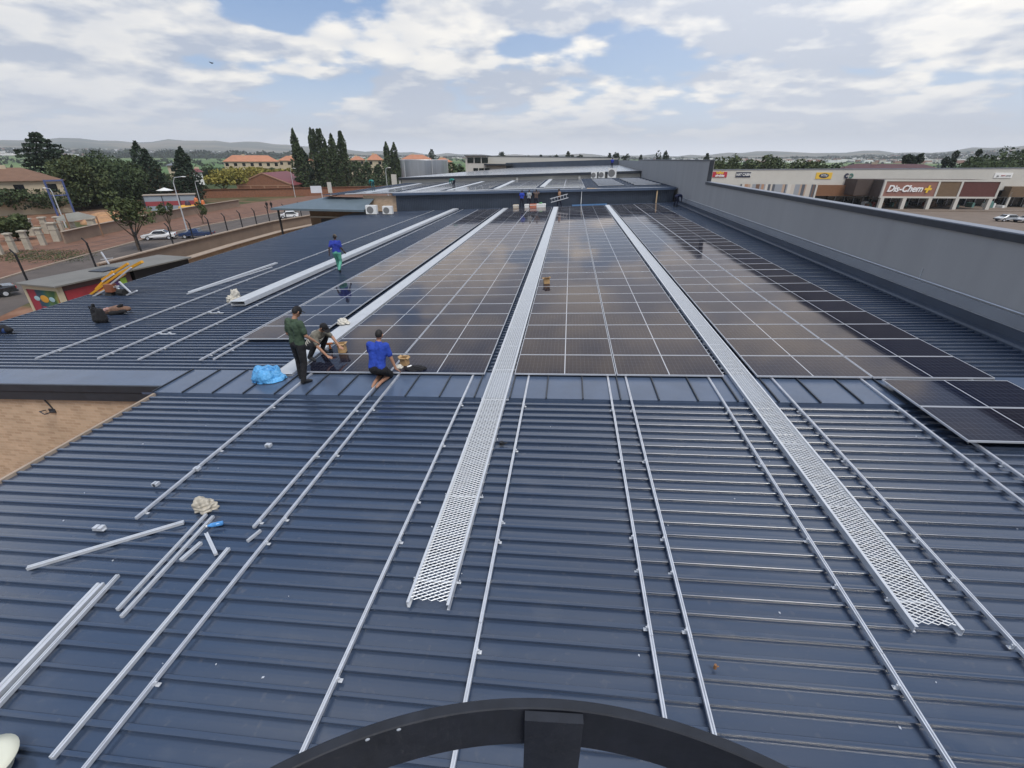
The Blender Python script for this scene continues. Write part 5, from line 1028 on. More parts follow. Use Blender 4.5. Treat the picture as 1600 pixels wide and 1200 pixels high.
for px_, py_, D, r, l, tp, ru in ((456, 202, 205, 4.0, 'single tall dark cypress left of the cypress group', 2, 300), (484, 200, 215, 4.0, 'leftmost tall cypress of the group', 2, 300), (499, 201, 210, 4.4, 'second and fullest cypress of the group', 3, 200), (516, 209, 212, 4.3, 'third cypress of the group', 2, 300), (532, 205, 218, 4.2, 'rightmost cypress of the group with a thin grey tip', 2, 700), (471, 232, 212, 3.0, 'shorter cypress tucked beside the single tall one', 1, 100), (603, 222, 250, 4.2, 'left of the twin dark conifers by the water tank', 2, 200), (615, 223, 252, 4.4, 'right of the twin dark conifers by the water tank', 2, 100)):
    x, y, z = tpx(px_, py_, D); tree('cypress_tree', l, x, y, z, 'cypress', r, L_dark if 'twin' in l or 'group' in l else L_con, 3600, .55, 'tall dark cypresses', tips=tp, z0f=.05, rust=ru)
for px_, py_, D, r, l in ((550, 250, 235, 6, 'dark spreading tree right of the cypress group'), (572, 252, 230, 6, 'dark layered conifer below the orange roofs'), (590, 256, 235, 5, 'dark tree left of the twin conifers'), (630, 262, 240, 4, 'tree in front of the left side of the tank'), (713, 252, 170, 3.6, 'green tree right of the water tank'), (702, 258, 160, 3, 'low green bush against the right side of the tank'), (325, 258, 300, 6, 'tree beside the long orange-roofed house'), (425, 262, 300, 5, 'tree hiding the right end of the long orange-roofed house')):
    x, y, z = tpx(px_, py_, D); tree('garden_tree', l, x, y, z, 'round' if 'conifer' not in l else 'conifer', r, L_dark, 1800, .6, 'garden trees by the orange roofs', z0f=.1, ncl=14)
# trees showing above the roofs on the skyline
SK = [(674, 232, 420, 6), (783, 233, 480, 6), (829, 242, 430, 5), (845, 241, 430, 6), (858, 239, 440, 7), (868, 240, 440, 6), (888, 235, 380, 5), (897, 239, 380, 4), (907, 241, 380, 4.5), (953, 238, 380, 4), (966, 234, 380, 4), (978, 239, 385, 3.5), (1002, 241, 380, 3), (1028, 237, 380, 4.5), (1041, 236, 380, 3), (1106, 238, 380, 4)]
for i, (px_, py_, D, r) in enumerate(SK): x, y, z = tpx(px_, py_, D); tree('skyline_tree', 'small dark skyline tree, %s from the left of those peeping over the rear roofs' % ordw(i + 1), x, y, z, 'round' if i % 3 else 'conifer', r, L_far, 700, .95, 'trees peeping over the rear roofs', z0f=.1, ncl=8)
RT = [(1118, 248), (1132, 246), (1146, 243), (1160, 241), (1172, 247), (1184, 246), (1198, 241), (1212, 247), (1226, 249), (1240, 247), (1254, 249), (1268, 250), (1282, 247), (1296, 252), (1308, 256)]
for i, (px_, py_) in enumerate(RT): x, y, z = tpx(px_, py_, 190 + 12 * (i % 3)); tree('shade_tree', 'dark tree behind the shops, %s from the left' % ordw(i + 1), x, y, z, 'round', 5.2, random.choice([L_dark, L_mid]), 1500, .6, 'trees in a row behind the shops', z0f=.05, ncl=14)
for px_, py_, l in ((1422, 236, 'left of the pair of round-headed trees above the maroon roof'), (1440, 237, 'right of the pair of round-headed trees above the maroon roof'), (1491, 237, 'single slender round-headed tree right of the maroon roof'), (1532, 233, 'round-headed tree at the left end of the dark wooded slope')):
    x, y, z = tpx(px_, py_, 250); tree('round_headed_tree', l, x, y, z, 'round', 2.6, L_far, 900, .6, 'slender round-headed trees', z0f=.55, ncl=8)
SLP = [(1520, 246, 210, 5), (1535, 244, 215, 6), (1550, 240, 220, 7), (1566, 235, 220, 7), (1582, 230, 225, 8), (1600, 226, 225, 8), (1620, 224, 225, 8), (1512, 254, 205, 4), (1545, 252, 205, 6), (1575, 247, 205, 7), (1600, 244, 205, 7)]
for i, (px_, py_, D, r) in enumerate(SLP): x, y, z = tpx(px_, py_, D); tree('slope_tree', 'dark tree of the wooded slope at right, %s from the left' % ordw(i + 1), x, y, z, 'round', r, L_dark, 2000, .65, 'trees of the dark wooded slope', z0f=.05, ncl=18)
# far belts and towns nobody could count
def belt(name, label, az0, az1, r0, r1, n, h, m, ls=5):
    P_ = []
    for _ in range(n):
        a = random.uniform(az0, az1); r = random.uniform(r0, r1); z = ground_z(a, r); w = h * random.uniform(.4, 1.0) * (.75 + .25 * math.sin(a * 2.3))
        for _k in range(7): P_.append((CAM[0] + r * math.sin(rad(a)) + random.gauss(0, h * .35), CAM[1] + r * math.cos(rad(a)) + random.gauss(0, h * .35), z + w * random.uniform(.15, 1)))
    tag(leaf_obj(name, P_, ls, m), label, 'trees', kind='stuff')
belt('tree_belt', 'dark belt of far trees beyond the green field', -46, -27, 1750, 1950, 900, 24, L_far, 7)
belt('far_scrub', 'scattered far trees over the plain', -60, 60, 520, 2100, 900, 7, L_far, 4)
belt('far_town_trees', 'trees among the far town houses', -60, 55, 2300, 4200, 2600, 14, L_far, 9)
def town():
    mb = MB()
    for i in range(2600):
        a = random.uniform(-60, 55); r = random.uniform(2250, 4300) if i % 4 else random.uniform(1500, 2300)
        if a < 15 and r < 2250: a = random.uniform(17, 45)
        x = CAM[0] + r * math.sin(rad(a)); y = CAM[1] + r * math.cos(rad(a)); z = ground_z(a, r); w, d_, h_ = random.uniform(8, 22), random.uniform(7, 12), random.uniform(3, 6.5)
        mb.box(x - w / 2, x + w / 2, y - d_ / 2, y + d_ / 2, z - 2, z + h_, random.choice((0, 0, 1, 2, 3)))
    tag(mb.build('distant_town', [white, cream2, mat('far_roof_red', (.30, .14, .10), .8), mat('far_roof_grey', (.25, .25, .27), .8)]), 'pale houses of the distant town on the plain', 'town', kind='stuff')
town()
mb = MB(); P_ = []
for _ in range(2600):
    a = gnd(random.uniform(0, 130), random.uniform(392, 408)); P_.append((a[0] + random.gauss(0, .8), a[1] + random.gauss(0, .8), -6.93))
tag(leaf_obj('grass', P_, .15, L_mid, flat=.5), 'patchy grass at the foot of the stone pillars', 'grass', kind='stuff')

# ================================================================== PEOPLE
skinA = mat('skin_tan', (.36, .19, .12), .6); skinB = mat('skin_brown', (.16, .085, .05), .6); skinC = mat('skin_dark', (.07, .038, .025), .6)
hairm = mat('black_hair', (.012, .010, .009), .7)
def cloth(name, c, n=.15): return mat(name, c, .9, 0, (6, n), (9, 1.0, .05))
def lerp(a, b, t): return tuple(np.array(a) * (1 - t) + np.array(b) * t)
def person(label, mtx, J, skin, shirt, trousers, shoes=black, hat=None, hat_dir=(0, 1, 0), shorts=False, bare=False, detail=True, group=None, hands='relaxed', sleeve=.45, hairless=False, stripes=None):
    """J: joints head neck chest belly pelvis, shoulder/elbow/wrist/hip/knee/ankle/toe for L and R, and handL/handR = direction of the fingers"""
    t = thing('person', label, 'person', mtx=mtx, group=group); vx = .0125 if detail else .03
    b = MB(); hd = np.array(J['head']); f = np.array(hat_dir, float); f /= np.linalg.norm(f); up = hd - np.array(J['neck']); up /= np.linalg.norm(up)
    f = f - up * (f @ up); f /= np.linalg.norm(f); r = np.cross(f, up); rot = np.stack([r, f, up], 1)
    b.ell(hd, (.075, .095, .115), 14, 10, rot); b.cap(hd + f * .03 - up * .06, hd + f * .055 - up * .075, .05, .035); b.cap(hd + f * .085 - up * .01, hd + f * .112 - up * .02, .014, .016)      # skull, jaw, nose
    b.cap(hd + f * .075 - up * .055 + r * .02, hd + f * .075 - up * .055 - r * .02, .016, .016)
    for s in (-1, 1): b.cap(hd + r * s * .075 - up * .02, hd + r * s * .082 + up * .015, .015, .018)
    b.cap(J['neck'], hd - up * .05, .055, .05); b.cap(J['chest'], J['neck'], .10, .06)
    ch, be, pe = (np.array(J[k]) for k in ('chest', 'belly', 'pelvis')); sx = np.array(J['shR']) - np.array(J['shL']); sx /= np.linalg.norm(sx); hx = np.array(J['hipR']) - np.array(J['hipL']); hx /= np.linalg.norm(hx)
    for q in (-.07, .07): b.cap(be + sx * q, ch + sx * q * 1.3, .095, .11); b.cap(pe + hx * q, be + sx * q, .105, .095)
    for s in 'LR':
        b.cap(J['chest'], J['sh' + s], .09, .062); b.cap(J['sh' + s], J['el' + s], .056, .042); b.cap(J['el' + s], J['wr' + s], .042, .028)
        b.cap(pe, J['hip' + s], .10, .09); b.cap(J['hip' + s], J['kn' + s], .085, .058); b.cap(J['kn' + s], lerp(J['kn' + s], J['an' + s], .35), .056, .056); b.cap(lerp(J['kn' + s], J['an' + s], .3), J['an' + s], .058, .036)
        b.cap(J['an' + s], J['toe' + s], .04, .03)
        w = np.array(J['wr' + s]); d = np.array(J.get('hand' + s, np.array(J['wr' + s]) - np.array(J['el' + s])), float); d /= np.linalg.norm(d)
        side = np.cross(d, (0, 0, 1)); side = side / np.linalg.norm(side) if np.linalg.norm(side) > .2 else np.array([0, 1., 0])
        if abs(d[2]) > .8: side = f
        nrm = np.cross(side, d); nrm *= -1 if nrm[2] > 0 else 1
        for q in (-.024, 0, .024): b.cap(w + side * q * .6, w + d * .085 + side * q, .017, .015)
        for i, (q, L_) in enumerate(((-.036, .058), (-.012, .070), (.012, .074), (.036, .064))):
            p0 = w + d * .085 + side * q; p1 = p0 + d * L_ * .5 + nrm * .006; p2 = p1 + (d * .8 + nrm * .5) * L_ * .5; b.cap(p0, p1, .0115, .0105, 7); b.cap(p1, p2, .0105, .008, 7)
        tq = w + d * .03 + side * .028; b.cap(tq, tq + (d * .6 + side * .8) * .035, .013, .012, 7); b.cap(tq + (d * .6 + side * .8) * .035, tq + (d * .85 + side * .45 + nrm * .2) * .07, .012, .009, 7)
    b.build('body', skin, t, voxel=vx * .8 if detail else vx, msmooth=2 if detail else 0)
    # shirt
    c = MB(); c.cap(J['chest'], lerp(J['chest'], J['neck'], .7), .125, .085)
    for q in (-.075, .075): c.cap(be + sx * q, ch + sx * q * 1.35, .115, .128); c.cap(lerp(pe, be, .15) + hx * q * 1.1, be + sx * q, .122, .115)
    for s in 'LR': c.cap(ch, J['sh' + s], .11, .082); c.cap(J['sh' + s], lerp(J['sh' + s], J['el' + s], min(1, sleeve * 1.6)), .080, .070 if sleeve < .9 else .058)
    if sleeve > .9:
        for s in 'LR': c.cap(J['el' + s], lerp(J['el' + s], J['wr' + s], .85), .058, .045)
    c.build('shirt', shirt, t, voxel=vx, msmooth=5 if detail else 1)
    # trousers or shorts
    c = MB(); 
    for q in (-.07, .07): c.cap(pe + hx * q, lerp(pe, be, .35) + hx * q, .124, .115)
    for s in 'LR':
        c.cap(pe, J['hip' + s], .115, .110)
        if shorts: c.cap(J['hip' + s], lerp(J['hip' + s], J['kn' + s], .97), .112, .092)
        else: c.cap(J['hip' + s], J['kn' + s], .108, .078); c.cap(J['kn' + s], J['an' + s], .078, .060)
    c.build('shorts' if shorts else 'trousers', trousers, t, voxel=vx, msmooth=4 if detail else 1)
    if not bare:
        for s in 'LR':
            c = MB(); an, to = np.array(J['an' + s]), np.array(J['toe' + s]); dd = to - an; c.cap(an + (0, 0, .0), an - dd * .15 + np.array([0, 0, -.03]), .055, .045); c.cap(an - dd * .15 + np.array([0, 0, -.035]), to + np.array([0, 0, .0]), .044, .040); c.cap(lerp(an, to, .3), to, .048, .038); c.build('shoe', shoes, t, voxel=vx, msmooth=2)
    if hat is not None:
        c = MB(); c.ell(hd + up * .028, (.088, .108, .108), 14, 8, rot); o = c.build('cap', hat, t, voxel=vx, msmooth=2)
        c = MB(); n = 9; vs = []
        for i in range(n + 1): a = rad(-65 + 130 * i / n); vs.append(hd + up * .045 + (f * math.cos(a) + r * math.sin(a)) * .10)
        for i in range(n + 1): a = rad(-55 + 110 * i / n); vs.append(hd + up * .030 + f * .075 + (f * math.cos(a) * 1.15 + r * math.sin(a)) * .10)
        k = n + 1; c.add(vs + [v + up * .006 for v in vs], [(i, i + 1, k + i + 1, k + i) for i in range(n)] + [(2 * k + i, 3 * k + i, 3 * k + i + 1, 2 * k + i + 1) for i in range(n)]); c.build('brim', hat, o)
    if not hairless:
        c = MB(); c.ell(hd + up * .02 - f * .018, (.082, .094, .108), 12, 8, rot); c.build('hair', hairm, t, voxel=vx, msmooth=1)
    if stripes:
        for k in range(5):
            q = lerp(pe, ch, .15 + .2 * k); c = MB(); n = 20; ax = (ch - pe) / np.linalg.norm(ch - pe); fw = np.cross(ax, sx)
            c.tube([np.array(q) + sx * .215 * math.cos(2 * math.pi * i / n) + fw * .142 * math.sin(2 * math.pi * i / n) for i in range(n + 1)], .008, 5, caps=False); c.build('stripe', stripes, t)
    return t
def stand(h=1.75, lean=0.0, feet=((-.14, -.02), (.14, .03)), arms='down', headf=(0, .06), turn=0):
    k = h / 1.75
    J = dict(pelvis=(0, 0, .93), belly=(0, .01 + lean * .3, 1.10), chest=(0, .0 + lean, 1.33), neck=(0, .02 + lean * 1.15, 1.49), head=(headf[0], headf[1] + lean * 1.2, 1.64), shL=(-.19, lean, 1.42), shR=(.19, lean, 1.42), hipL=(-.10, 0, .90), hipR=(.10, 0, .90),
             knL=(feet[0][0] * .95, feet[0][1] * .5 + .03, .49), knR=(feet[1][0] * .95, feet[1][1] * .5 + .03, .49), anL=(feet[0][0], feet[0][1] - .03, .09), anR=(feet[1][0], feet[1][1] - .03, .09), toeL=(feet[0][0] - .03, feet[0][1] + .14, .04), toeR=(feet[1][0] + .04, feet[1][1] + .14, .04))
    if arms == 'down': J.update(elL=(-.25, lean - .03, 1.14), wrL=(-.27, lean + .04, .90), elR=(.25, lean - .03, 1.14), wrR=(.27, lean + .05, .90))
    if arms == 'front': J.update(elL=(-.25, lean + .02, 1.15), wrL=(-.16, lean + .22, .98), elR=(.25, lean + .02, 1.15), wrR=(.20, lean + .22, .96))
    if arms == 'up': J.update(elL=(-.32, lean + .05, 1.38), wrL=(-.22, lean + .12, 1.60), elR=(.32, lean + .05, 1.40), wrR=(.20, lean + .12, 1.62))
    return {a: tuple(np.array(b) * k) for a, b in J.items()}
def onroof(u, v, h, rz): p = R(u, v, h); return Matrix.Translation(tuple(p)) @ Matrix.Rotation(rz, 4, 'Z')
# standing man in the green shirt
J = stand(1.78, .03, ((-.17, .06), (.12, -.10)), 'front', (.03, .09)); J['toeL'] = (J['toeL'][0] - .02, J['toeL'][1], .04); J['elR'] = (.27, .06, 1.16); J['wrR'] = (.30, .24, .98); J['elL'] = (-.27, .0, 1.15); J['wrL'] = (-.22, .16, .95)
person('man in dark green t-shirt and black cap standing at the front edge of the panels', onroof(-4.93, -.36, HP + .05, rad(-22)), J, skinA, cloth('green_shirt', (.045, .075, .045)), cloth('black_jeans', (.012, .012, .014)), hat=blackcloth, hat_dir=(.25, 1, -.25))
# crouching man reaching to the right, local +x is screen right
Jc = dict(pelvis=(-.12, .0, .34), belly=(-.02, 0, .48), chest=(.14, 0, .64), neck=(.25, 0, .76), head=(.36, -.01, .86), shL=(.15, .18, .70), shR=(.17, -.18, .68), hipL=(-.12, .10, .33), hipR=(-.12, -.10, .33), knL=(.16, .24, .50), knR=(.20, -.24, .46), anL=(-.06, .26, .10), anR=(-.02, -.26, .10), toeL=(.10, .28, .04), toeR=(.14, -.28, .04),
          elL=(.36, .26, .50), wrL=(.60, .16, .33), elR=(.30, -.26, .42), wrR=(.50, -.22, .19), handL=(1, -.1, -.4), handR=(1, .1, -.3))
person('crouching man in striped grey shirt and black cap reaching over the panel edge', onroof(-5.28, .95, -.02, rad(-12)), Jc, skinA, cloth('grey_striped_shirt', (.16, .15, .12)), cloth('black_trousers', (.012, .012, .014)), hat=blackcloth, hat_dir=(1, 0, -.45), stripes=mat('pale_stripe', (.50, .48, .42), .9))
# kneeling man in blue, seen from behind
Jk = dict(pelvis=(-.02, -.04, .38), belly=(-.02, .03, .58), chest=(.0, .09, .82), neck=(.02, .13, .98), head=(.03, .17, 1.12), shL=(-.19, .09, .90), shR=(.19, .10, .90), hipL=(-.11, -.02, .36), hipR=(.11, -.02, .36), knL=(-.11, .32, .09), knR=(.10, .32, .09), anL=(-.07, -.12, .08), anR=(.06, -.13, .08), toeL=(-.055, -.29, .045), toeR=(.045, -.29, .045),
          elL=(-.26, .18, .66), wrL=(-.20, .38, .50), elR=(.28, .10, .62), wrR=(.36, .12, .34), handL=(.2, 1, -.2), handR=(.35, .5, -.55))
person('barefoot man in a royal blue t-shirt kneeling at the panel edge, seen from behind', onroof(-3.05, -.42, HP + .05, rad(-4)), Jk, skinA, cloth('royal_blue_shirt', (.018, .055, .36)), cloth('black_shorts', (.010, .010, .012)), shorts=True, bare=True, hat=None, hat_dir=(0, 1, -.3))
# walking man in blue and green
Jw = stand(1.72, .02, ((-.08, .25), (.08, -.22)), 'down', (0, .05)); Jw['knR'] = (.10, .06, .47); Jw['knL'] = (-.09, .20, .49); Jw['anR'] = (.08, -.28, .16); Jw['toeR'] = (.09, -.18, .04); Jw['wrL'] = (-.32, -.10, .90); Jw['elL'] = (-.28, -.10, 1.14); Jw['wrR'] = (.30, .18, .92)
person('man in blue t-shirt and sea-green trousers walking on the far left roof', onroof(*ruv(531, 426, HP), HP + .05, rad(10)), Jw, skinC, cloth('cobalt_shirt', (.02, .04, .30)), cloth('seagreen_trousers', (.10, .34, .25)), hat=cloth('brown_hat', (.12, .09, .06)), hat_dir=(0, 1, 0))
# far group by the cladding
fr_ = [(821, 'blue overall shirt', (.02, .05, .35), 'down', 'man in bright blue at the cladding, leftmost of the three standing together'), (831, 'grey', (.28, .31, .33), 'front', 'man in a grey shirt at the cladding, middle of the three standing together'), (841, 'dull', (.10, .07, .06), 'up', 'man in brown at the cladding, rightmost of the three standing together')]
for px_, nm, c, ar, l in fr_:
    u_ = ruv(px_, 320, HP)[0]; person(l, onroof(u_, 42.6, HP + .05, 0), stand(1.75, .02, arms=ar), skinB, cloth('shirt_' + nm.replace(' ', '_'), c), cloth('navy_trousers', (.015, .018, .035)), detail=False, hairless=False, hat=None)
u_ = ruv(875, 319, HP)[0]; lm = onroof(u_, 42.2, HP + .05, rad(70)); Jl = stand(1.75, .04, ((-.1, .2), (.1, -.2)), 'front')
person('man in a tan top carrying the ladder past the end of the central walkway', lm, Jl, skinB, cloth('tan_shirt', (.30, .17, .10)), cloth('navy_trousers', (.015, .018, .035)), detail=False)
mb = MB(); q0, q1 = R(u_ - .85, 41.9, HP + .55), R(u_ + .95, 42.0, HP + .95); d_ = (q1 - q0) / np.linalg.norm(q1 - q0); upv = np.array([-d_[2], 0, d_[0]])
for s in (0, .36): mb.bar(q0 + upv * s, q1 + upv * s, .05, .07)
for i in range(6): p = q0 + (q1 - q0) * (i + .5) / 6; mb.bar(p, p + upv * .36, .035)
tag(mb.build('ladder', alu_bright), 'aluminium ladder carried sideways by the man in the tan top', 'ladder')
Jb = dict(pelvis=(0, -.12, .88), belly=(0, .08, .98), chest=(0, .32, .98), neck=(0, .46, .92), head=(0, .58, .84), shL=(-.19, .36, .98), shR=(.19, .36, .98), hipL=(-.1, -.12, .86), hipR=(.1, -.12, .86), knL=(-.16, .02, .47), knR=(.16, .02, .47), anL=(-.18, -.06, .09), anR=(.18, -.06, .09), toeL=(-.2, .12, .04), toeR=(.2, .12, .04), elL=(-.22, .40, .70), wrL=(-.16, .46, .46), elR=(.22, .40, .70), wrR=(.16, .46, .46))
person('man in dark navy bending over at the foot of the parapet wall', onroof(11.1, 38.6, HP + .05, rad(-60)), Jb, skinC, cloth('dark_navy_shirt', (.012, .018, .06)), cloth('dark_navy_trousers', (.012, .016, .04)), detail=False, sleeve=1.0)
def upz(x, y): return 1.51 + .031 * x + .05
for px_, py_, l, rz in ((583, 294.5, 'man in teal bending over near the left end of the higher roof', 60), (709, 294, 'man in teal and black bending over between the trays on the higher roof', 70)):
    d = ray(px_, py_); tt = (1.51 + .031 * CAM[0] - CAM[2]) / (d[2] - .031 * d[0]); a = CAM + d * tt; person(l, Matrix.Translation(tuple(a)) @ Matrix.Rotation(rad(rz), 4, 'Z'), Jb, skinC, cloth('teal_shirt', (.03, .22, .19)), cloth('teal_trousers', (.03, .13, .14)) if px_ < 600 else cloth('navy_trousers', (.015, .018, .035)), detail=False, sleeve=1.0)
a = atY(957, 249, 84); person('tiny figure in bright blue on the rear roof beside the far parapet', Matrix.Translation((a[0], 84, 2.95)) @ Matrix.Rotation(0, 4, 'Z'), stand(1.72), skinC, cloth('cobalt_shirt', (.02, .04, .30)), cloth('navy_trousers', (.015, .018, .035)), detail=False)
for px_, l in ((418, 'left of the two pedestrians in black on the street corner'), (425, 'right of the two pedestrians in black on the street corner')):
    a = gnd(px_, 326.5); person(l, Matrix.Translation((a[0], a[1], -6.99)) @ Matrix.Rotation(rad(200), 4, 'Z'), stand(1.75, 0, ((-.08, .15), (.08, -.15))), skinC, blackcloth, blackcloth, detail=False, sleeve=1.0)

# ================================================================== THINGS LYING ABOUT ON THE ROOF
def carton(u, v, h, rz, w, d, hh, label, lean=0):
    t = thing('cardboard_box', label, 'box', (u, v, h), rz, 'open cardboard boxes on the panels', roof=True); mb = MB(); th = .006
    mb.box(-w / 2, w / 2, -d / 2, -d / 2 + th, 0, hh); mb.box(-w / 2, w / 2, d / 2 - th, d / 2, 0, hh); mb.box(-w / 2, -w / 2 + th, -d / 2 + th, d / 2 - th, 0, hh); mb.box(w / 2 - th, w / 2, -d / 2 + th, d / 2 - th, 0, hh); mb.box(-w / 2 + th, w / 2 - th, -d / 2 + th, d / 2 - th, 0, th); mb.build('walls', card, t)
    for (dx, dy) in ((1, 0), (-1, 0), (0, 1), (0, -1)):
        a = rad(random.uniform(-25, 35)); L_ = .5 * (d if dx else w) * .62; o = math.cos(a) * L_; z = math.sin(a) * L_; mb = MB()
        if dx: x0 = dx * w / 2; mb.add([(x0, -d / 2, hh), (x0, d / 2, hh), (x0 + dx * o, d / 2, hh + z), (x0 + dx * o, -d / 2, hh + z)] + [(x0, -d / 2, hh - .004), (x0, d / 2, hh - .004), (x0 + dx * o, d / 2, hh + z - .004), (x0 + dx * o, -d / 2, hh + z - .004)], [(0, 1, 2, 3), (7, 6, 5, 4), (0, 4, 5, 1), (1, 5, 6, 2), (2, 6, 7, 3), (3, 7, 4, 0)])
        else: y0 = dy * d / 2; mb.add([(-w / 2, y0, hh), (w / 2, y0, hh), (w / 2, y0 + dy * o, hh + z), (-w / 2, y0 + dy * o, hh + z)] + [(-w / 2, y0, hh - .004), (w / 2, y0, hh - .004), (w / 2, y0 + dy * o, hh + z - .004), (-w / 2, y0 + dy * o, hh + z - .004)], [(0, 1, 2, 3), (7, 6, 5, 4), (0, 4, 5, 1), (1, 5, 6, 2), (2, 6, 7, 3), (3, 7, 4, 0)])
        mb.build('flap', card, t)
    return t
def rv(px_, py_, h=0): a = ruv(px_, py_, h); return a[0], a[1]
u_, v_ = rv(536, 550); carton(u_, v_, .005, rad(12), .19, .17, .25, 'open cardboard box standing beside the drill')
u_, v_ = rv(633, 570); carton(u_, v_, .005, rad(-8), .17, .16, .20, 'open cardboard box right of the kneeling man')
u_, v_ = rv(854, 443); carton(u_, v_, .005, rad(15), .22, .18, .22, 'small cardboard box far up between the mesh walkways')
# drill
u_, v_ = rv(517, 548); t = thing('cordless_drill', 'orange and black cordless drill standing in front of the crouching man', 'drill', (u_, v_, .01), rad(30), roof=True)
mb = MB(); mb.cap((0, 0, .03), (0, 0, .16), .028, .024); mb.cap((-.05, 0, .19), (.06, 0, .19), .035, .03); mb.build('body', mat('drill_orange', (.45, .13, .03), .5), t, smooth=True)
mb = MB(); mb.box(-.05, .05, -.035, .035, 0, .05); mb.cap((.07, 0, .19), (.12, 0, .19), .022, .01); mb.build('battery', black, t)
# crumpled bags and tarpaulin
def crumple(name, u, v, h, rx, ry, rz_, m, label, cat, seed, amp=.35, n=56, roof_rot=0, hollow=False):
    rg = np.random.default_rng(seed); K = rg.normal(size=(7, 3)) * 2.1; ph = rg.uniform(0, 6, 7); K2 = rg.normal(size=(8, 3)) * 5.5; mb = MB(); vs = []; fs = []; mth = 26
    for i in range(mth + 1):
        th = math.pi * .5 * i / mth
        for k in range(n):
            a = 2 * math.pi * k / n; q = np.array([math.sin(th) * math.cos(a), math.sin(th) * math.sin(a), math.cos(th)])
            f_ = 1 + amp * sum(math.sin(K[j] @ q + ph[j]) for j in range(7)) / 4.5 + amp * 1.1 * sum(abs(math.sin(K2[j] @ q * .8 + ph[j % 7])) - .6 for j in range(8)) / 4
            z = q[2] * rz_ * f_; rr_ = math.sin(th)
            if hollow: z = rz_ * f_ * (math.exp(-((rr_ - .58) / .30) ** 2) + .12) * (1 if rr_ < .97 else .25)
            vs.append((q[0] * rx * f_, q[1] * ry * f_, max(0, z)))
    for i in range(mth):
        for k in range(n): fs.append((i * n + k, (i + 1) * n + k, (i + 1) * n + (k + 1) % n, i * n + (k + 1) % n))
    mb.add(vs, fs); o = mb.build(name, m, None, mtx=RM @ Matrix.Translation((u, v, h)) @ Matrix.Rotation(roof_rot, 4, 'Z'), smooth=True); return tag(o, label, cat)
plas = mat('translucent_plastic', (.42, .38, .31), .35, 0, (9, .18)); plasw = mat('white_plastic', (.55, .52, .45), .4, 0, (9, .15))
u_, v_ = rv(322, 797, HP); crumple('plastic_bag', u_, v_, HP + .04, .17, .12, .15, plas, 'crumpled tan plastic bag on the upper end of the pair of loose rails', 'plastic bag', 3)
u_, v_ = rv(538, 505); crumple('plastic_bag', u_, v_, 0.0, .20, .13, .13, plasw, 'crumpled cream plastic bag lying on the pale tray behind the cardboard box', 'plastic bag', 5, .5)
u_, v_ = rv(362, 472, HP); crumple('plastic_bag', u_ + .1, v_, HP + .04, .25, .22, .36, plasw, 'crumpled plastic bag stuck on the near end of the white tray', 'plastic bag', 8, .5)
u_, v_ = rv(623, 575); crumple('plastic_bag', u_, v_, .002, .10, .08, .07, plasw, 'small crumpled bag beside the box right of the kneeling man', 'plastic bag', 9, .4)
u_, v_ = rv(645, 577); crumple('folded_jacket', u_ + .05, v_, .002, .22, .11, .06, blackcloth, 'black cloth heap with a white patch beside the right-hand cardboard box', 'cloth', 10, .4)
u_, v_ = rv(641, 575); crumple('white_glove', u_, v_ - .04, .03, .06, .05, .05, white, 'white glove lying on the black cloth heap', 'glove', 12, .3)
tarp = mat('sky_blue_plastic', (.10, .36, .68), .35, 0, (5, .2), (16, 1.0, .05))
u_, v_ = rv(421, 597, HP); crumple('blue_tarpaulin', u_, v_ + .08, HP + .055, .40, .27, .24, tarp, 'bundled sky-blue plastic sheet on the joint flashing left of the standing man', 'plastic sheet', 21, .30, 72, hollow=True)
# bottle
a = rv(338, 826, HP); t = thing('plastic_bottle', 'blue plastic bottle lying beside the pair of loose rails', 'bottle', (a[0], a[1], HP + .075), rad(-78), roof=True)
mb = MB(); mb.tube([(0, -.11, 0), (0, -.105, 0), (0, .04, 0), (0, .075, 0), (0, .09, 0)], [.02, .032, .032, .016, .013], 14); o = mb.build('body', mat('blue_pet', (.08, .28, .62), .12, 0, (20, .3)), t, smooth=True); t.matrix_world = t.matrix_world @ Matrix.Rotation(math.pi, 4, 'Z') @ Matrix.Rotation(rad(10), 4, 'Z')
mb = MB(); mb.tube([(0, .09, 0), (0, .11, 0)], .016, 10); mb.build('lid', white, t)
# black backpack and the bag next to it
u_, v_ = rv(160, 505, HP); t = thing('backpack', 'black backpack standing on the far left roof', 'backpack', (u_, v_, HP + .04), rad(-10), roof=True)
mb = MB(); mb.cap((-.12, 0, .12), (-.12, 0, .42), .16, .12); mb.cap((.12, 0, .12), (.12, 0, .40), .16, .12); mb.cap((0, -.12, .14), (0, -.12, .26), .13, .10); mb.cap((-.2, .02, .45), (-.1, .02, .62), .07, .05); mb.build('bag', blackcloth, t, voxel=.02, msmooth=3)
mb = MB(); mb.tube([(-.10, -.12, .52), (-.05, -.16, .60), (.05, -.16, .60), (.10, -.12, .52)], .016, 8); mb.build('handle', blackcloth, t, smooth=True)
u_, v_ = rv(184, 492, HP); t = thing('tool_bag', 'brown and pink slumped bag lying right of the black backpack', 'bag', (u_, v_, HP + .04), rad(8), roof=True)
mb = MB(); mb.cap((-.35, 0, .12), (.1, .02, .18), .12, .15); mb.cap((.1, 0, .18), (.4, .1, .15), .14, .09); mb.build('bag', cloth('brown_canvas', (.20, .115, .08), .4), t, voxel=.03, msmooth=2)
mb = MB(); mb.cap((-.1, -.12, .06), (.35, -.05, .10), .09, .07); mb.cap((.15, -.02, .25), (.28, .0, .32), .07, .06); mb.build('dark_cover', blackcloth, t, voxel=.03, msmooth=2)
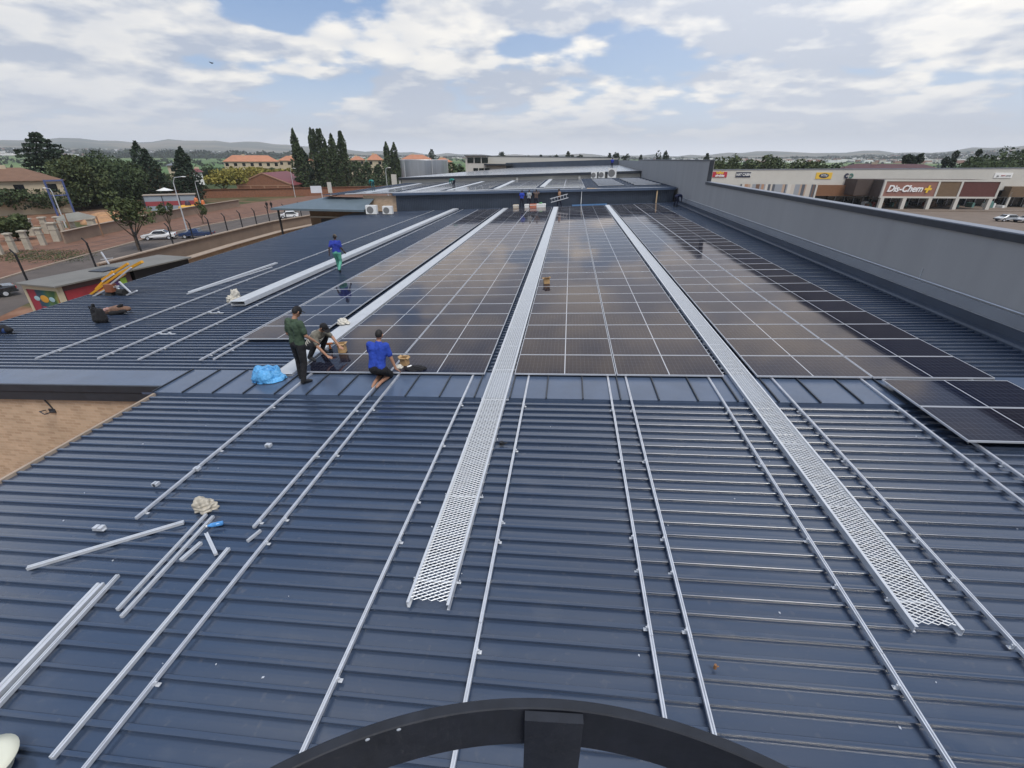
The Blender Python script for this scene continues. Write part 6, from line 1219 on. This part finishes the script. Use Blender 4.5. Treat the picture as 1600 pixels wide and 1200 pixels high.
mb = MB(); mb.cap((-.32, -.06, .18), (-.22, -.08, .22), .075, .06); mb.build('pink_patch', cloth('pink_cloth', (.45, .27, .24)), t, smooth=True)
u_, v_ = rv(4, 523, HP); t = thing('holdall', 'blue and black holdall cut by the left edge of the photo', 'bag', (u_, v_, HP + .04), 0, roof=True)
mb = MB(); mb.cap((-.3, 0, .14), (.22, 0, .14), .15, .13); mb.build('bag', cloth('blue_nylon', (.02, .05, .16)), t, voxel=.03, msmooth=2); mb = MB(); mb.cap((.15, 0, .16), (.34, .02, .12), .15, .10); mb.build('end_pocket', blackcloth, t, voxel=.03, msmooth=2)
# small metal parts
def part_bits(px_, py_, label, m=alu_bright, L_=.3, rz=0, base=HP + .04):
    u_, v_ = rv(px_, py_, HP); mb = MB(); mb.box(-L_ / 2, L_ / 2, -.03, .03, 0, .012); mb.box(-L_ * .2 - .03, -L_ * .2 + .03, -.04, .04, .012, .06); mb.box(L_ * .25 - .03, L_ * .25 + .03, -.04, .04, .012, .06)
    tag(mb.build('joining_bracket', m, None, mtx=RM @ Matrix.Translation((u_, v_, base)) @ Matrix.Rotation(rz, 4, 'Z')), label, 'bracket', 'loose metal brackets on the roof')
part_bits(258, 524, 'long loose bracket between two rails on the far left roof', L_=.75)
part_bits(335, 491, 'thin loose bracket near the white tray\'s open end', L_=.75)
part_bits(158, 831, 'small loose brackets left of the aslant loose rail', L_=.18)
part_bits(421, 701, 'small grey clamp lying between the two leftmost near rails', L_=.09)
part_bits(310, 738, 'small clamp lying beside the short left rail', L_=.07)
part_bits(246, 1022 - 260, 'tiny clamp near the end of the short left rail', L_=.06)
def disc(px_, py_, r, m, label, nm, cat):
    u_, v_ = rv(px_, py_, HP); mb = MB(); mb.tube([(0, 0, 0), (0, 0, .05)], [r, r * .8], 12); mb.tube([(r * .5, 0, .02), (r * 2.2, r * .4, .02)], r * .35, 8); tag(mb.build(nm, m, None, mtx=RM @ Matrix.Translation((u_, v_, HP + .04))), label, cat)
disc(784, 697, .045, black, 'black screw cap lying right of the central mesh walkway', 'screw_cap', 'cap')
disc(1116, 1048, .016, mat('rust', (.25, .12, .05), .8), 'tiny rusty screw below the right rail of the close pair', 'rusty_screw', 'screw')
a = R(-8.9, -.6, -1.6); u_ = atY(80, 640, -.58)
t = thing('wall_bracket', 'thin black bent bracket fixed on the tan brick wall', 'bracket', tuple(u_)); mb = MB(); mb.bar((.08, 0, 0), (.0, -.05, .34), .025); mb.tube([(-.16, -.02, -.02), (-.05, -.22, .06), (.08, -.24, 0), (.12, -.02, -.02)], .016, 6); mb.box(-.06, .12, -.02, 0, -.08, .03); mb.build('arm', steel_dark, t)
# stand pipe at the foot of the parapet wall
a = ruv(1428, 468, HP); t = thing('stand_pipe', 'thin galvanised stand pipe with a crosspiece at the foot of the parapet wall', 'pipe', (a[0] - .05, a[1], HP + .04), 0, roof=True)
mb = MB(); mb.tube([(0, 0, 0), (.0, 0, .95)], .014, 8); mb.build('pipe', galv, t); mb = MB(); mb.tube([(-.12, 0, .40), (.3, 0, .40)], .016, 6); mb.tube([(0, -.1, .44), (0, .1, .44)], .012, 6); mb.build('crosspiece', galv, t); mb = MB(); mb.box(-.16, .16, -.10, .10, 0, .03); mb.tube([(-.12, -.1, .04), (.16, .12, .04)], .02, 6); mb.build('base', galv, t)
# white cable pipe down the cladding
mb = MB(); q0 = R(.35 + ruv(908, 321)[0] - .35, 42.9, HP + .1); x_ = q0[0]; mb.tube([(x_, 48, 1.6 + .031 * x_), (x_, 43.4, 1.68 + .031 * x_), (x_ + .0, 43.35, 1.4), tuple(R(x_, 43.3, HP + .12)), tuple(R(x_, 41.7, HP + .12))], .032, 8); tag(mb.build('conduit_pipe', galv, smooth=True), 'white conduit running down over the cladding behind the ladder', 'conduit')
# crates and parcels by the cladding
for px_, w_, m, l in ((814, .55, mat('crate_cream', (.55, .48, .38), .8), 'cream crate at the feet of the man in bright blue'), (829, .45, white, 'white box between the men in blue and grey'), (838, .7, mat('crate_orange', (.55, .18, .10), .8), 'orange and white crate behind the man in grey'), (849, .95, white, 'wide white crate with green contents right of the three men')):
    u_ = ruv(px_, 320, HP)[0]; t = thing('crate', l, 'crate', (u_, 42.0, HP + .04), 0, 'crates by the cladding', roof=True); mb = MB(); mb.box(-w_ / 2, w_ / 2, -.25, .25, 0, .42); mb.build('box', m, t); mb = MB(); mb.box(-w_ / 2 - .02, w_ / 2 + .02, -.27, .27, .30, .36); mb.build('rim', white, t)
    if 'green' in l: mb = MB(); mb.cap((-.15, 0, .42), (.05, 0, .5), .1, .08); mb.build('contents', mat('crate_green', (.10, .30, .12), .7), t, smooth=True)
u_ = ruv(908, 319, HP)[0]; mb = MB(); mb.bar((u_ - 1.0, 42.6, HP + .12), (u_ + 2.6, 42.6, HP + .12), .3, .14); tag(mb.build('wrapped_bundle', mat('wrap_blue', (.10, .22, .42), .4), None, mtx=RM), 'long blue-wrapped bundle lying at the foot of the cladding', 'bundle')
for px_, l in ((1024, 'pale timber prop leaning on the cladding at right'),): a = atY(px_, 320, 43.4); mb = MB(); mb.bar((a[0], 43.2, .35), (a[0] + .03, 43.5, 1.75), .12); tag(mb.build('timber_prop', mat('pale_timber', (.45, .33, .20), .8)), l, 'timber')
a = atY(934, 296, 44.2); mb = MB(); mb.box(a[0] - 1.15, a[0] + 1.15, 43.5, 44.4, a[2] - .1, a[2] + .12); tag(mb.build('timber_pallet', mat('pale_timber', (.45, .33, .20), .8)), 'pale pallet lying on the edge of the higher roof', 'pallet')
# bird in the sky
a = atD(332, 99, 60); mb = MB(); mb.cap((-.08, 0, 0), (.09, 0, .02), .035, .02); mb.add([(0, 0, .02), (-.15, 0, 0), (-.22, .22, .12), (-.05, .22, .09)], [(0, 1, 2, 3)]); mb.add([(0, 0, .02), (-.15, 0, 0), (-.22, -.22, .11), (-.05, -.22, .09)], [(0, 1, 2, 3)]); o = mb.build('bird', blackcloth); o.location = tuple(a); tag(o, 'small dark bird flying in front of the clouds at left', 'bird')
# ladder cage hoop right under the viewpoint
LC = thing('ladder_cage', 'black steel ladder cage hoop with a flat vertical strap at the bottom edge', 'ladder cage', (CAM[0], CAM[1], CAM[2] - .42))
A2 = np.array([.010, .243]); Lp = np.array([-.2015, .169]); Rp = np.array([.1907, .2142])
def circ(a, b, c):
    M_2 = 2 * np.array([b - a, c - a]); return np.linalg.solve(M_2, np.array([b @ b - a @ a, c @ c - a @ a]))
cc = circ(A2, Lp, Rp); rr0 = np.linalg.norm(A2 - cc); mb = MB(); n = 220; vs = []
for i in range(n + 1):
    a = rad(-150 + 300 * i / n) + math.pi / 2
    for (r_, z_) in ((rr0 - .010, -.052), (rr0 - .0092, -.001), (rr0 - .0082, 0), (rr0 - .001, 0), (rr0, -.001), (rr0, -.052)): vs.append((cc[0] + r_ * math.cos(a), cc[1] + r_ * math.sin(a), z_))
fs_ = [(i * 6 + j, i * 6 + (j + 1) % 6, (i + 1) * 6 + (j + 1) % 6, (i + 1) * 6 + j) for i in range(n) for j in range(6)]
mb.add(vs, fs_); cagem = mat('cage_paint', (.014, .016, .022), .42, 0, (40, .3), (60, .25, .002)); mb.build('hoop', cagem, LC, smooth=False)
for ang in (0, 62, -62, 110, -110):
    a = rad(ang) + math.pi / 2 - math.atan2(cc[0] - A2[0], 1) * 0; dirn = np.array([math.cos(a), math.sin(a)]); tn = np.array([-dirn[1], dirn[0]])
    if ang == 0: dirn = (A2 - cc) / rr0; tn = np.array([-dirn[1], dirn[0]])
    mb = MB(); w2 = .0245; p = cc + dirn * (rr0 - .0105)
    q = [p + tn * w2, p - tn * w2, p - tn * w2 - dirn * .008, p + tn * w2 - dirn * .008]
    mb.add([(x, y, -2.6) for x, y in q] + [(x, y, -.002) for x, y in q], [(0, 1, 2, 3), (7, 6, 5, 4), (0, 4, 5, 1), (1, 5, 6, 2), (2, 6, 7, 3), (3, 7, 4, 0)]); mb.build('strap', cagem, LC)
for z_ in (-.9, -1.8):
    o = MB(); o.add([(x, y, z + z_) for x, y, z in vs], fs_); o.build('hoop', cagem, LC)
mb = MB()
for a_ in (112, 115.5, 125, 131): mb.ell((cc[0] + (rr0 - .0095) * math.cos(rad(a_)), cc[1] + (rr0 - .0095) * math.sin(rad(a_)), -.003), (.006 if a_ > 120 else .002, .0009, .0015), 8, 5, np.array([[math.cos(rad(a_ + 90)), -math.sin(rad(a_ + 90)), 0], [math.sin(rad(a_ + 90)), math.cos(rad(a_ + 90)), 0], [0, 0, 1]]))
mb.build('paint_chip', mat('bare_primer', (.35, .38, .42), .6), LC)
mb = MB()
for _ in range(70):
    u_, v_ = random.uniform(-8, 11), random.uniform(-9.3, -1.3); s_ = random.uniform(.006, .016); a_ = random.uniform(0, 3); mb.prism([(-s_, -s_ * .4), (s_ * .6, -s_ * .6), (s_, s_ * .5), (-s_ * .3, s_ * .7)], (math.cos(a_), math.sin(a_), 0), (-math.sin(a_), math.cos(a_), 0), (0, 0, .004), origin=(u_, v_, HP + .0045))
o = mb.build('metal_swarf', alu, None, mtx=RM); tag(o, 'tiny metal chips scattered over the near roof', 'swarf', kind='stuff')
# pale tub cut by the corner of the photo
a = rv(-14, 1213, HP); t = thing('plastic_tub', 'pale cream tub cut by the bottom left corner of the photo, brown inside', 'tub', (a[0], a[1], HP + .04), 0, roof=True)
mb = MB(); n = 32
def ringpts(r, z): return [(r * math.cos(2 * math.pi * i / n), r * math.sin(2 * math.pi * i / n), z) for i in range(n)]
prof = [(.16, 0), (.205, .10), (.235, .115), (.24, .13), (.15, .14), (.10, .138)]; mb.add([p for r_, z_ in prof for p in ringpts(r_, z_)], [(i * n + k, i * n + (k + 1) % n, (i + 1) * n + (k + 1) % n, (i + 1) * n + k) for i in range(len(prof) - 1) for k in range(n)]); mb.build('tub', mat('cream_plastic', (.66, .66, .54), .5), t, smooth=True)
mb = MB(); mb.tube([(0, 0, .02), (0, 0, .13)], .12, 24); mb.build('contents', mat('brown_contents', (.20, .10, .06), .8), t)

# ================================================================== AIR
mb = MB(); mb.box(-7950, 7950, -7960, 7940, -9, 330)
hz = bpy.data.materials.new('haze'); hz.use_nodes = True; N = hz.node_tree.nodes; N.clear(); out = N.new('ShaderNodeOutputMaterial'); pv = N.new('ShaderNodeVolumePrincipled'); pv.inputs['Color'].default_value = (.92, .96, 1.0, 1); pv.inputs['Density'].default_value = .00014; pv.inputs['Anisotropy'].default_value = 0.0
hz.node_tree.links.new(pv.outputs[0], out.inputs['Volume']); o = mb.build('haze', hz); tag(o, kind='stuff')
